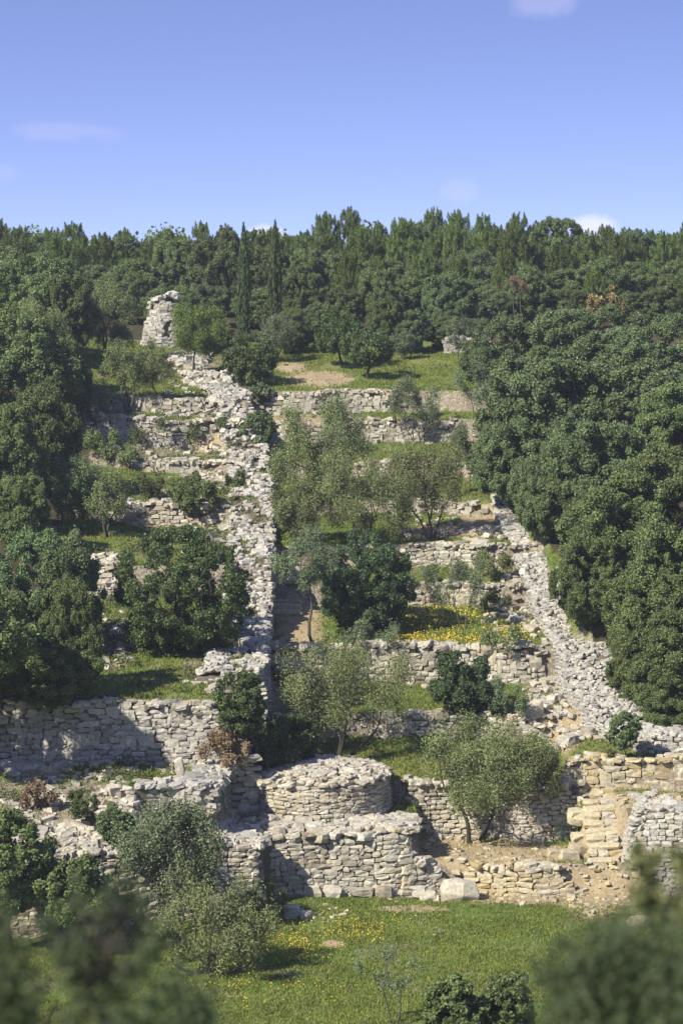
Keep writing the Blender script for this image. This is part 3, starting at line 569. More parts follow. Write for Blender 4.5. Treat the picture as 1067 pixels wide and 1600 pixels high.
scatter('loose_stones', [(298, 562, 30, 14), (340, 600, 40, 12)], 260, 'pale', 'pale stone pavement below the ruined hut', (.12, .34), 16)
# ------------------------------------------------------------------ vegetation
def leaves(pos, nrm, ln, wd, rng, up=None, fold=False):
    n = len(pos); t = rng.normal(size=(n, 3)) if up is None else up + rng.normal(0, .35, (n, 3))
    if up is None:
        t -= nrm * (t * nrm).sum(1, keepdims=True)
    t /= np.linalg.norm(t, axis=1, keepdims=True) + 1e-9
    b = np.cross(nrm, t); b /= np.linalg.norm(b, axis=1, keepdims=True) + 1e-9
    L_ = (ln * rng.uniform(.65, 1.35, n))[:, None]; W_ = (wd * rng.uniform(.65, 1.35, n))[:, None]
    return np.stack([pos - t * L_ * .5, pos + b * W_ * .5 - t * L_ * .08, pos + t * L_ * .5, pos - b * W_ * .5 - t * L_ * .08], 1)
def rdir(rng, n):
    v = rng.normal(size=(n, 3)); return v / np.linalg.norm(v, axis=1, keepdims=True)
def fib(n, rng):
    i = np.arange(n) + .5; ph = np.arccos(1 - 2 * i / n); th = pi * (1 + 5 ** .5) * i + rng.uniform(0, 6)
    return np.stack([np.cos(th) * np.sin(ph), np.sin(th) * np.sin(ph), np.cos(ph)], -1)
def tube(pts, rad, k=6):
    P = np.array(pts, float); n = len(P); d = np.gradient(P, axis=0); d /= np.linalg.norm(d, axis=1, keepdims=True) + 1e-9
    ref = np.where(np.abs(d[:, 2:3]) > .9, np.array([[1., 0, 0]]), np.array([[0, 0, 1.]]))
    u = np.cross(d, ref); u /= np.linalg.norm(u, axis=1, keepdims=True); v = np.cross(d, u); a = np.arange(k) / k * 2 * pi
    V = P[:, None] + (u[:, None] * np.cos(a)[None, :, None] + v[:, None] * np.sin(a)[None, :, None]) * np.array(rad)[:, None, None]
    i, j = np.meshgrid(np.arange(n - 1), np.arange(k), indexing='ij'); j2 = (j + 1) % k
    return V.reshape(-1, 3), np.stack([i * k + j, i * k + j2, (i + 1) * k + j2, (i + 1) * k + j], -1).reshape(-1, 4)
def limb(a, b, r0, r1, rng, n=5, bend=.12, k=6):
    a, b = np.array(a, float), np.array(b, float); t = np.linspace(0, 1, n)[:, None]; L_ = np.linalg.norm(b - a)
    off = rng.normal(0, bend * L_, 3); off2 = rng.normal(0, bend * .5 * L_, 3)
    P = a + (b - a) * t + off * np.sin(pi * t) + off2 * np.sin(2 * pi * t); return tube(P, np.linspace(r0, r1, n), k), P
class Wood:
    def __init__(s): s.V = []; s.F = []; s.o = 0
    def add(s, vf): s.V.append(vf[0]); s.F.append(vf[1] + s.o); s.o += len(vf[0])
    def mesh(s, mt): return mesh_np('trunk', np.vstack(s.V), [np.vstack(s.F)], [M[mt]], smooth=True)
# style: lobes, lobe radius, clumps, clump radius, leaves, leaf length, leaf width, stems
STY = {
 'oak':    dict(nl=11, lr=.42, nc=240, cr=.10, nlv=34000, ll=.15, lw=.10, stems=1, shell=.55, bark='barkdk', leaf='oak', tr=.16),
 'shrub':  dict(nl=9, lr=.44, nc=120, cr=.13, nlv=30000, ll=.13, lw=.08, stems=2, shell=.5, bark='barkdk', leaf='laurel', tr=.10),
 'olive':  dict(nl=12, lr=.42, nc=80, cr=.19, nlv=15000, ll=.12, lw=.036, stems=3, shell=.1, bark='bark', leaf='olive', tr=.085),
 'thin':   dict(nl=7, lr=.36, nc=34, cr=.17, nlv=4200, ll=.11, lw=.034, stems=2, shell=.1, bark='bark', leaf='oliveg', tr=.05),
 'weedy':  dict(nl=5, lr=.4, nc=30, cr=.2, nlv=3500, ll=.11, lw=.05, stems=3, shell=.2, bark='bark', leaf='weed', tr=.03),
}
def crown_arrays(kind, w, d, h, seed, over):
    st = dict(STY[kind]); st.update(over); rng = np.random.RandomState(seed); R = np.array((w / 2, d / 2, h / 2))
    nl = st['nl']; lob = fib(nl, rng) * rng.uniform(.42, .66, (nl, 1)); lob[:, 2] *= .92; lr = st['lr'] * rng.uniform(.8, 1.2, nl)
    if kind in ('olive', 'thin', 'weedy'):
        lob = fib(nl, rng) * rng.uniform(.35, .82, (nl, 1)); lr = lr * rng.uniform(.55, 1.1, nl)
    if kind in ('oak', 'shrub'): lob = np.vstack([lob, [[0, 0, -.05]]]); lr = np.append(lr, .78)
    nc = st['nc']; li = rng.choice(len(lob), nc, p=lr ** 2 / (lr ** 2).sum()); dr = rdir(rng, nc); out = lob[li] / (np.linalg.norm(lob[li], axis=1, keepdims=True) + 1e-6)
    dr = dr + out * .7; dr /= np.linalg.norm(dr, axis=1, keepdims=True)
    rad = lr[li] * (rng.uniform(.85, 1.02, nc) if st['shell'] > .3 else rng.uniform(.3, 1.05, nc)); cc = lob[li] + dr * rad[:, None] + rng.normal(0, .035, (nc, 3))
    mx = np.linalg.norm(cc, axis=1); cc *= np.minimum(1, 1.06 / mx)[:, None]
    cr = st['cr'] * rng.uniform(.6, 1.45, nc)
    n = st['nlv']; ci = rng.choice(nc, n, p=cr ** 2 / (cr ** 2).sum()); ld = rdir(rng, n); o2 = cc[ci] / (np.linalg.norm(cc[ci], axis=1, keepdims=True) + 1e-6)
    ld = ld + o2 * .35; ld /= np.linalg.norm(ld, axis=1, keepdims=True)
    sh = st['shell']; u = np.where(rng.rand(n) < .75, sh + (1.1 - sh) * rng.rand(n) ** .6, rng.uniform(.2, 1.65, n))
    if kind in ('thin', 'olive', 'weedy'): u = rng.rand(n) ** .6 * 1.35 * np.where(rng.rand(n) < .12, 1.5, 1)
    Rm = (R[0] + R[1] + R[2]) / 3
    pos = cc[ci] * R + ld * (cr[ci] * u)[:, None] * Rm * (np.array((.8, .8, 1.25)) if kind in ('olive', 'thin', 'weedy') else 1)
    nr = ld * .8 + rng.normal(0, .8, (n, 3)) + np.array((0, -.0, .25)); nr /= np.linalg.norm(nr, axis=1, keepdims=True)
    Q = leaves(pos, nr, st['ll'] * st.get('ls', 1), st['lw'] * st.get('ls', 1), rng)
    return Q, lob * R, cc * R, lr * Rm, st, rng
def make_tree(kind, w, h, trunk, seed, d=None, lean=0, name=None, **over):
    """tree with its foot at the origin: crown of width w from height trunk up to h"""
    d = d or w * .95; ch = h - trunk; Q, lob, cc, lr, st, rng = crown_arrays(kind, w, d, ch, seed, over)
    zc = trunk + ch / 2; sh = np.array((lean, 0, zc)); Q = Q + sh
    root = bpy.data.objects.new(name or ('evergreen_oak' if kind == 'oak' else 'tree'), None); C.objects.link(root)
    W = Wood(); ns = st['stems']; tr = st['tr'] * (h / 4) ** .8; forks = []
    spread = st.get('spread', .3)
    for i in range(ns):
        a = rng.uniform(0, 6.3) if ns < 2 else i * 2 * pi / ns + rng.uniform(-.4, .4)
        b = np.array((cos(a) * w * spread * .5 * (ns > 1) + lean * .6, sin(a) * w * .14 * (ns > 1), trunk + ch * rng.uniform(.10, .22)))
        s0 = np.array((cos(a), sin(a) * .7, 0)) * tr * (1.1 if ns > 1 else 0); s0[2] = -.25
        vf, P = limb(s0, b, tr * rng.uniform(.8, 1.1), tr * .55, rng, 6, .07, 7); W.add(vf); forks.append(b)
    for j, l in enumerate(lob):
        p = l + sh; f = forks[int(np.argmin([np.linalg.norm(p - q) for q in forks]))]; vf, P = limb(f, p, tr * .45, tr * .16, rng, 5, .10, 5); W.add(vf)
        if st.get('twigs', kind in ('olive', 'thin')):
            near = np.argsort(np.linalg.norm(cc - l, axis=1))[:5]
            for q in near: vf, _ = limb(P[-2], cc[q] + sh, tr * .16, tr * .05, rng, 4, .1, 4); W.add(vf)
    me = W.mesh(st['bark']); link('trunk', me, root)
    V = Q.reshape(-1, 3); f = np.arange(len(V)).reshape(-1, 4); link('crown', mesh_np('crown', V, [f], [M[st['leaf']]]), root)
    return root
def dup(root):
    r = root.copy(); C.objects.link(r)
    for ch in list(root.children):
        c = ch.copy(); C.objects.link(c); c.parent = r
    return r
def make_pine(w, h, trunk, seed, name='pine_tree', n=9000, ll=.26, lw=.045, np_=46, leaf='pine', ph=.15):
    rng = np.random.RandomState(seed); root = bpy.data.objects.new(name, None); C.objects.link(root); ch = h - trunk
    tops = []; W = Wood(); top = np.array((rng.normal(0, .1), 0, h * .93)); vf, P = limb((0, 0, -.25), top, .13, .03, rng, 8, .03, 6); W.add(vf)
    for i in range(np_):
        t = rng.rand() ** .8; z = trunk + ch * (.05 + .85 * t); rr = w / 2 * (1 - t * .93) ** .5 * rng.uniform(.35, 1.0); a = rng.uniform(0, 6.3)
        b = np.array((rr * cos(a), rr * sin(a), z)); tops.append(b)
        if i % 2 == 0: vf, _ = limb((0, 0, max(trunk * .6, z - .9)), b, .035, .012, rng, 4, .08, 4); W.add(vf)
    tops.append(np.array((top[0], top[1], h * .90))); tops = np.array(tops); m_ = len(tops)
    ax = tops * np.array((.18, .18, 0)) / (w / 2); ax[:, 2] = 1; ax += rng.normal(0, .12, ax.shape); ax /= np.linalg.norm(ax, axis=1, keepdims=True)
    pl_ = h * ph * rng.uniform(.7, 1.5, m_); pw = pl_ * rng.uniform(.35, .6, m_)
    ci = rng.choice(m_, n, p=pl_ / pl_.sum()); t = rng.rand(n); rr = pw[ci] * (1 - t) ** .75 * rng.rand(n) ** .45; dd = rdir(rng, n); dd[:, 2] *= .2
    pos = tops[ci] + ax[ci] * ((t - .35) * pl_[ci])[:, None] + dd * rr[:, None]
    tup = ax[ci] * 1.0 + dd * .7; nr = dd + rng.normal(0, .4, (n, 3)); nr /= np.linalg.norm(nr, axis=1, keepdims=True)
    Q = leaves(pos, nr, ll, lw, rng, up=tup)
    link('trunk', W.mesh('barkdk'), root); V = Q.reshape(-1, 3); link('crown', mesh_np('crown', V, [np.arange(len(V)).reshape(-1, 4)], [M[leaf]]), root)
    return root
def make_cypress(w, h, seed, n=11000):
    rng = np.random.RandomState(seed); root = bpy.data.objects.new('cypress_tree', None); C.objects.link(root)
    W = Wood(); W.add(limb((0, 0, -.2), (0, 0, h * .9), .12, .02, rng, 5, .01, 6)[0]); link('trunk', W.mesh('barkdk'), root)
    m_ = 90; t = rng.rand(m_); a = rng.uniform(0, 6.3, m_); env = lambda t: w / 2 * np.sin(pi * np.clip(t * .92 + .08, 0, 1) ** .75) ** .7
    cc = np.stack([env(t) * .62 * np.cos(a), env(t) * .62 * np.sin(a), .25 + t * h * .86], -1)
    ci = rng.choice(m_, n); s = rng.rand(n); dd = rdir(rng, n); dd[:, 2] *= .2
    pos = cc[ci] + dd * (w * .2 * (1 - s) ** .8)[:, None] * rng.rand(n, 1) ** .4 + np.array((0, 0, 1)) * ((s - .3) * h * .17)[:, None]
    nr = dd + rng.normal(0, .4, (n, 3)); nr /= np.linalg.norm(nr, axis=1, keepdims=True); up = np.tile((0, 0, 1.), (n, 1)) + dd * .3
    Q = leaves(pos, nr, .22, .06, rng, up=up); V = Q.reshape(-1, 3); link('crown', mesh_np('crown', V, [np.arange(len(V)).reshape(-1, 4)], [M['cypress']]), root); return root
PX = {}
def put(root, px, py, D=None, rz=0, scale=None, label=None, cat='tree', group=None, dz=0):
    if D is None: X, D, Z = ground_at(px, py)
    else: X = (px - CX) / F * D; Z = zf(X, D)
    root.location = (X, D, Z + dz); root.rotation_euler = (0, 0, rz)
    if scale: root.scale = scale
    root['label'] = label; root['category'] = cat
    if group: root['group'] = group
    return D
def hero(kind, x0, x1, y0, ycb, base, label, seed, D=None, cat=None, name=None, group=None, **over):
    """crown box in photo pixels x0..x1, y0 (top) .. ycb (crown bottom), base=(px,py) of the foot"""
    if D is None: X, D, Z = ground_at(*base)
    else: X = (base[0] - CX) / F * D; Z = zf(X, D)
    m_ = D / F; w_ = (x1 - x0) * m_; ztop = -(y0 - HY) * m_; h = ztop - Z; zcb = -(ycb - HY) * m_ - Z; zcb = max(zcb, .02)
    lean = ((x0 + x1) / 2 - base[0]) * m_
    o = make_tree(kind, w_, h, zcb, seed, lean=lean, name=name or {'olive': 'olive_tree', 'thin': 'olive_tree', 'shrub': 'leafy_shrub', 'oak': 'evergreen_oak', 'weedy': 'small_shrub'}[kind], **over)
    o.location = (X, D, Z); o['label'] = label; o['category'] = cat or ('shrub' if kind in ('shrub', 'weedy') else 'tree')
    if group: o['group'] = group
    return o
GO = 'olive trees on the stone terraces'; GB = 'dense leafy shrubs on the terraces'
# --- olives and hero plants of the middle
hero('olive', 636, 852, 1124, 1262, (738, 1318), 'full two-trunked olive on bare earth in front of the tall shaded wall', 1, group=GO, nlv=27000, nc=150, bark='barkdk', stems=2, spread=.3, twigs=True, tr=.10, cr=.15, nl=16)
hero('olive', 775, 885, 1140, 1265, (826, 1308), 'darker slim-trunked olive tree between the two-trunked olive and the stone stairs', 2, group=GO, nlv=12000, stems=1, tr=.06)
hero('olive', 425, 640, 1000, 1132, (528, 1190), 'wide spreading olive tree with several forked stems just behind the squat round tower', 3, group=GO, nlv=24000, nc=110, bark='barkdk', stems=4, spread=.6, twigs=True, tr=.07)
hero('thin', 668, 772, 850, 950, (727, 984), 'sparse small olive tree standing among yellow flowers, right of the round dark bush', 4, group=GO, nlv=6500)
hero('thin', 425, 530, 815, 925, (490, 1006), 'tall thin olive tree leaning over the sandy path, its single pale trunk bare', 5, group=GO, nlv=15000, stems=1, tr=.06, nc=70)
hero('olive', 606, 735, 690, 800, (668, 842), 'bushy olive with a fan of dark stems, above the round dark bush', 6, group=GO, nlv=24000, nc=110, stems=4, spread=.5, tr=.06, leaf='olive')
hero('olive', 424, 580, 622, 755, (500, 775), 'large dense olive crown beside the ivy-clad shrub, lower trunk hidden', 7, group=GO, nlv=40000, nc=130, ls=1.05)
hero('olive', 488, 632, 722, 838, (560, 850), 'pale olive tree directly behind and above the round dark bush', 8, group=GO, nlv=26000, nc=110)
hero('olive', 425, 510, 745, 850, (470, 868), 'grey olive tree at the edge of the rubble wall, above the leaning thin olive', 9, group=GO, nlv=20000, nc=90, leaf='olive')
hero('thin', 596, 705, 590, 665, (650, 694), 'airy olive tree with splayed thin stems just below the topmost terraces', 10, group=GO, nlv=12000, stems=3, spread=.5, nc=60)
hero('thin', 690, 765, 650, 740, (728, 775), 'slight olive tree touching the big oak wood, right of the fan-stemmed olive', 11, group=GO, nlv=12000, nc=60)
hero('thin', 708, 790, 560, 640, (745, 668), 'small grey olive tree at the edge of the oak wood near the topmost terrace', 12, group=GO, nlv=9000, nc=50)
hero('thin', 752, 822, 1058, 1120, (790, 1148), 'small silvery olive bush right beside the glossy round bush on the middle terrace', 13, group=GO, nlv=6000, ls=.95)
hero('thin', 505, 575, 905, 965, (545, 982), 'small greyish twiggy tree in front of the round dark bush', 14, group=GO, nlv=5000, leaf='oliveg')
hero('thin', 640, 700, 880, 920, (672, 940), 'wisp of an olive tree on the ledge over the short pale wall', 15, group=GO, nlv=2500)
hero('weedy', 735, 835, 985, 1030, (800, 1015), 'low trailing grey-green bush on the flowery terrace lip by the right wall', 16, group=GB, leaf='olive')
hero('thin', 530, 640, 975, 1030, (585, 1012), 'low young olive bush on the terrace edge above the spreading olive', 17, group=GO, nlv=6000)
hero('shrub', 505, 648, 838, 982, (577, 985), 'big round dark evergreen bush in the very middle of the terraces', 20, group=GB, nlv=70000, leaf='laurelb', nc=260, cr=.1, lr=.5, nl=16, ls=.75)
hero('shrub', 674, 772, 1018, 1114, (722, 1116), 'small round glossy bush in front of the blocky terrace wall', 21, group=GB, nlv=34000, leaf='laurelb', lr=.5, nl=14, ls=.8)
hero('shrub', 328, 420, 1045, 1150, (400, 1200), 'bright leafy bush against the end of the massive rubble wall, above the pointed upright stone', 22, group=GB, nlv=26000, D=99.7, ls=.8)
hero('shrub', 352, 496, 1115, 1205, (425, 1208), 'low wide dark laurel bush just left of the squat round tower', 23, group=GB, nlv=36000, leaf='laurel', D=102.2, ls=.8)
hero('shrub', 178, 405, 820, 1018, (288, 1022), 'huge dark green leafy shrub covering the left slope beside the rubble wall', 24, group=GB, nlv=95000, nc=260, cr=.085, nl=13, ls=.8)
hero('shrub', 268, 345, 733, 815, (306, 820), 'small dark shrub on the left slope above the huge leafy shrub', 25, group=GB, nlv=9000, leaf='oak')
hero('shrub', 372, 428, 638, 745, (402, 750), 'tall narrow ivy-clad shrub growing against the rubble wall', 26, group=GB, nlv=9000, leaf='oakR', D=139.5)
hero('shrub', 385, 430, 600, 632, (408, 634), 'low grey-green bush at the left end of the topmost terrace wall', 27, group=GB, nlv=3500, leaf='oakR')
hero('shrub', 195, 262, 958, 1005, (228, 1010), 'greyish low bush at the lower left foot of the huge leafy shrub', 28, group=GB, nlv=5000, leaf='oakR')
hero('weedy', 325, 370, 655, 680, (345, 682), 'low herb clump on the left slope beside the rubble wall top', 29, group=GB)
hero('weedy', 310, 400, 1150, 1215, (352, 1218), 'dry reddish bramble on the grassy bank behind the crooked low wall', 30, group=GB, leaf='dry', nlv=5000, D=98.6)
hero('weedy', 730, 800, 862, 905, (765, 908), 'loose grey-green bush over stones beside the right wall, above the sparse small olive', 71, group=GB, leaf='olive', nlv=4500)
hero('weedy', 745, 800, 925, 950, (775, 952), 'low weed clump among fallen stones by the right wall, above the flowery terrace', 72, group=GB, nlv=2500)
hero('weedy', 120, 185, 672, 712, (150, 716), 'dark scrub clump against the shadowy stone wall at the edge of the left oaks', 73, group=GB, leaf='oak', nlv=6000)
hero('weedy', 150, 235, 695, 722, (190, 728), 'pale scrub clump on the bare strip below the shadowy stone wall', 74, group=GB, leaf='olive', nlv=5000)
hero('weedy', 205, 260, 742, 775, (232, 778), 'small scrub clump between two left slope walls, left of the small dark shrub', 75, group=GB, nlv=4000)
hero('weedy', 345, 385, 735, 760, (365, 763), 'weed tuft growing on the rubble wall beside the small dark shrub', 76, group=GB, nlv=2500)
hero('weedy', 100, 160, 1235, 1285, (130, 1290), 'bright herb clump on the bank left of the crooked low wall', 77, group=GB, leaf='laurel', nlv=5000)
hero('weedy', 30, 95, 1225, 1262, (62, 1266), 'brownish herb clump on the bank near the left frame edge', 78, group=GB, leaf='dry', nlv=4000)
# --- top of the terraces
hero('shrub', 342, 436, 518, 600, (392, 604), 'rounded fresh green bushy tree left of the sandy path at the top', 31, group='trees round the upper clearing', name='bushy_tree', cat='tree', nlv=12000, leaf='laurel')
hero('shrub', 533, 616, 512, 572, (577, 592), 'small round-crowned tree with short dark trunk on the upper clearing', 32, group='trees round the upper clearing', name='bushy_tree', cat='tree', nlv=10000, leaf='laurel', stems=1, tr=.12)
hero('shrub', 484, 566, 474, 556, (534, 575), 'bright green spreading tree behind the small round-crowned tree', 33, group='trees round the upper clearing', name='bushy_tree', cat='tree', nlv=11000, leaf='green', stems=1)
hero('thin', 690, 752, 490, 550, (718, 583), 'thin grey tree with one straight stem on the right of the upper clearing', 34, group='trees round the upper clearing', nlv=4500, stems=1, tr=.06)
hero('olive', 398, 462, 494, 552, (430, 566), 'silvery grey tree behind the sandy path', 35, group='trees round the upper clearing', nlv=9000, leaf='oliveg')
hero('olive', 608, 658, 512, 555, (634, 562), 'small silvery bush at the back of the upper clearing, right of the round-crowned tree', 36, group='trees round the upper clearing', nlv=5000, leaf='oliveg')
hero('olive', 162, 232, 528, 612, (202, 645), 'slender grey olive with thin leaning trunks on the left slope, nearer the oaks', 37, group='olives on the left slope', nlv=9000, stems=3, spread=.3)
hero('olive', 205, 275, 535, 600, (238, 630), 'slender grey olive with a single trunk below the ruined hut', 38, group='olives on the left slope', nlv=8000, stems=1, tr=.06)
hero('olive', 128, 215, 438, 535, (170, 560), 'soft grey-green olive left of the ruined stone hut', 39, group='olives on the left slope', nlv=13000, leaf='olive')
hero('olive', 118, 176, 585, 660, (150, 672), 'loose grey olive standing out from the edge of the left oaks, below the slender olives', 43, group='olives on the left slope', nlv=11000, leaf='oliveg')
hero('olive', 20, 110, 470, 560, (62, 600), 'hazy grey-green olive crown among the oaks at the upper left', 44, group='olives on the left slope', nlv=16000, leaf='olive', D=142)
hero('olive', 60, 150, 840, 935, (105, 1040), 'soft grey-green tree in front of the broad oak, level with the huge leafy shrub', 45, group='olives on the left slope', nlv=20000, leaf='oakR', lw=.05, D=106)
hero('olive', 170, 215, 500, 552, (190, 566), 'small grey-green bushy tree filling the gap left of the ruined hut', 46, group='olives on the left slope', nlv=7000, leaf='olive')
hero('olive', 75, 165, 710, 810, (120, 830), 'pale olive bush at the inner edge of the left oak wood', 40, group='olives on the left slope', nlv=13000, leaf='oakR', lw=.05)
hero('olive', 135, 205, 732, 820, (168, 840), 'silvery olive in front of the broken wall on the left slope', 41, group='olives on the left slope', nlv=9000)
hero('weedy', 190, 330, 655, 690, (260, 694), 'long low patch of scrub on the left slope under the slender olives', 42, group=GB, leaf='weed', nlv=5000)
# --- lower foreground plants
hero('olive', 190, 345, 1245, 1400, (258, 1450), 'leafy grey-green olive in front of the left end of the building wall', 50, group='plants along the foot of the building', nlv=25000, nc=140, leaf='oliveg', D=91.0, lw=.05)
hero('olive', 225, 448, 1378, 1520, (325, 1556), 'wide pale silvery olive bush before the shadowed part of the building wall', 51, group='plants along the foot of the building', nlv=17000, nc=110, leaf='olive', D=86, stems=5, spread=.6, nl=16, cr=.15)
hero('thin', 380, 450, 1375, 1440, (420, 1452), 'light wispy shrub against the shadowed corner of the building wall', 52, group='plants along the foot of the building', nlv=6000, leaf='olive', D=93)
hero('oak', -45, 85, 1255, 1440, (20, 1460), 'dark oak bush hugging the left edge below the grassy bank', 53, group='plants along the foot of the building', D=88.5, nlv=50000, ls=.8, nc=300)
hero('oak', 70, 175, 1330, 1450, (122, 1462), 'low dark oak scrub between the leafy grey-green olive and the dark oak bush', 58, group='plants along the foot of the building', D=88, nlv=26000, ls=.8)
hero('shrub', 150, 215, 1255, 1320, (182, 1330), 'small grey-green shrub on the rubble bank under the crooked low wall', 59, group='plants along the foot of the building', nlv=9000, leaf='oakR', ls=.8)
hero('thin', 560, 668, 1462, 1560, (612, 1600), 'spindly bare young tree rising from the meadow at the bottom', 54, group='plants along the foot of the building', nlv=1500, leaf='oliveg', D=80.3, ls=.9)
hero('oak', 650, 760, 1520, 1640, (705, 1665), 'dark oak thicket at the bottom edge, nearest the spindly young tree', 55, group='plants along the foot of the building', D=72, nlv=26000, ls=.7, nc=200, lr=.3, nl=14)
hero('oak', 735, 840, 1508, 1640, (790, 1665), 'second dark oak thicket at the bottom edge, just right of the first', 551, group='plants along the foot of the building', D=73, nlv=24000, ls=.7, nc=200, lr=.3, nl=14)
hero('shrub', 950, 1000, 1108, 1172, (978, 1200), 'neat little sapling with a bare stem before the massive right wall', 56, name='sapling', cat='tree', group='trees round the right wall', nlv=6000, leaf='oakR', stems=1, tr=.05, D=101.95)
hero('weedy', 930, 985, 1180, 1200, (958, 1200), 'dark low herb cushion beside the sapling', 57, group=GB, nlv=3000, leaf='weed', D=102)
# --- big evergreen oaks: six shared forms
protos = []
for i in range(5):
    o = make_tree('oak', 6, 6, .3, 300 + i, ls=.80, name='evergreen_oak', nlv=110000, nc=330, cr=.082, leaf='oakR' if i % 2 else 'oak'); protos.append([o, False])
def oak(i, cx, ytop, hw, ybase, label, group, rz=None, D=None, mt=None):
    pr = protos[i % 5]
    if not pr[1]: o = pr[0]; pr[1] = True
    else: o = dup(pr[0])
    if D is None: X, D, Z = ground_at(cx, ybase)
    else: X = (cx - CX) / F * D; Z = zf(X, D)
    m_ = D / F; h = -(ytop - HY) * m_ - Z; w_ = 2 * hw * m_
    o.location = (X, D, Z - .1); o.scale = (w_ / 6 * 1.08, w_ / 6 * 1.0, h / 6 * 1.02); o.rotation_euler = (0, 0, rz if rz is not None else i * 1.7 + cx)
    o['label'] = label; o['category'] = 'tree'; o['group'] = group; return o
GR = 'evergreen oaks of the wood above the right wall'
R_LIST = [(1, 800, 482, 72, 640, 'grey-green oak where the right wood meets the upper clearing'), (3, 905, 470, 85, 610, 'oak below the yellowing tree, high in the right wood'), (1, 1035, 482, 80, 640, 'pale olive-toned oak near the frame edge, high in the right wood'),
 (3, 845, 540, 105, 770, 'broad oak whose crown bulges over the top end of the right wall'), (1, 975, 545, 110, 745, 'broad oak in the centre of the upper right wood'), (0, 1065, 590, 75, 770, 'oak cut by the frame edge halfway up the right wood'),
 (1, 852, 690, 52, 852, 'narrow oak right behind the upper stretch of the right wall'), (1, 815, 630, 68, 800, 'oak leaning out over the start of the massive right wall'), (3, 920, 640, 90, 850, 'clumpy oak just inside the right wall, under the broad central oak'), (0, 1040, 700, 95, 890, 'dark oak at the frame edge beneath the halfway oak'),
 (2, 962, 742, 98, 935, 'large dark oak overhanging the middle stretch of the right wall'), (4, 1050, 820, 90, 1030, 'dark oak at the frame edge in the lower right wood'), (4, 918, 838, 60, 985, 'smaller oak with foliage spilling over the middle of the right wall'),
 (0, 1018, 880, 80, 1075, 'oak behind the bend of the right wall'), (2, 1038, 960, 85, 1140, 'lowest broad oak by the frame edge, above the sapling'), (4, 1002, 985, 48, 1110, 'lowest small oak, its foliage just over the sapling'), (2, 1050, 1040, 60, 1150, 'low spreading oak behind the far lower end of the right wall'), (4, 1000, 1055, 42, 1128, 'small low oak behind the lower right wall, left of the low spreading oak'), (0, 880, 700, 60, 850, 'oak tucked between the wall top and the large overhanging oak')]
for (i, cx, yt, hw, yb, lb) in R_LIST: oak(i, cx, yt, hw, yb, lb, GR)
GLf = 'evergreen oaks of the wood down the left side'
L_LIST = [(0, 45, 392, 78, 560, 'dark oak at the frame edge, top of the left wood'), (0, 195, 420, 45, 505, 'oak directly behind the ruined stone hut, on its left'), (4, 105, 428, 52, 570, 'dark oak left of the soft grey-green olive'), (2, 25, 500, 90, 690, 'oak at the frame edge, second down the left wood'), (4, 92, 525, 52, 670, 'oak bordering the slender olives in the left wood'),
 (0, 62, 592, 70, 770, 'oak on the inner side of the left wood, above the pale olive bush'), (2, 0, 640, 70, 830, 'oak mostly outside the frame edge, middle of the left wood'), (4, 30, 740, 55, 860, 'small dark oak between the pale olive bush and the frame edge'),
 (1, 65, 812, 88, 1020, 'broad greyish oak halfway down the left wood, level with the huge leafy shrub'), (0, 5, 935, 62, 1120, 'oak at the frame edge just above the shaded grey wall'), (4, 100, 900, 58, 1090, 'oak touching the grass left of the greyish low bush'), (2, 85, 985, 78, 1120, 'lowest oak of the left wood, crown drooping over the shaded grey wall')]
for (i, cx, yt, hw, yb, lb) in L_LIST: oak(i, cx, yt, hw, yb, lb, GLf)
o = make_tree('oak', 7.4, 8.6, 3.7, 350, ls=.9, nlv=60000, nc=300, name='evergreen_oak', cr=.088); o.location = (-15.4, 96.2, zf(-15.4, 96.2)); o['label'] = 'tall oak before the left end of the shaded grey wall, cut by the frame'; o['category'] = 'tree'; o['group'] = GLf
# --- forest up to the skyline
rng = np.random.RandomState(77)
def ordn(k): return '%d%s' % (k, 'th' if 10 < k % 100 < 14 else {1: 'st', 2: 'nd', 3: 'rd'}.get(k % 10, 'th'))
pines = [make_pine(4.6, 6, .3, 400 + i, n=20000, ll=.2, lw=.04, np_=130, ph=.10) for i in range(4)]; pused = [False] * 4
def row(kind, xs, D, tops, hw, desc, group):
    for k, x in enumerate(xs):
        x = x + rng.uniform(-9, 9); Dk = D + rng.uniform(-2.5, 2.5); yt = np.interp(x, *tops) + rng.uniform(-16, 24); X = (x - CX) / F * Dk; Z = zf(X, Dk); h = -(yt - HY) * Dk / F - Z; w_ = 2 * hw * rng.uniform(.85, 1.2) * Dk / F
        lb = desc % ordn(k + 1)
        if kind == 'pine':
            i = rng.randint(4)
            if pused[i]: o = dup(pines[i])
            else: o = pines[i]; pused[i] = True
            o.scale = (w_ / 4.6, w_ / 4.6, h / 6)
        else:
            i = rng.randint(5); pr = protos[i]; o = dup(pr[0]); o.scale = (w_ / 6 * 1.08, w_ / 6, h / 6)
        o.location = (X, Dk, Z - .1); o.rotation_euler = (0, 0, rng.uniform(0, 6.3)); o['label'] = lb; o['category'] = 'tree'; o['group'] = group
row('pine', np.arange(-10, 1085, 33), 203, ([0, 60, 200, 300, 430, 540, 700, 830, 900, 1000, 1067], [322, 352, 362, 356, 350, 322, 322, 335, 358, 340, 340]), 40, 'skyline pine, %s from the left along the ridge crest', 'pines along the skyline')
row('oak', [70, 195, 318, 470, 648, 862, 985], 201, ([0, 200, 400, 560, 800, 1067], [372, 380, 372, 352, 350, 362]), 40, 'round-topped oak between the skyline pines, %s from the left', 'oaks along the skyline')
row('pine', np.arange(0, 1085, 40), 193, ([0, 200, 400, 560, 800, 1067], [358, 378, 376, 350, 352, 368]), 44, 'pine in the row just below the skyline pines, %s from the left', 'pines in the second ridge row')
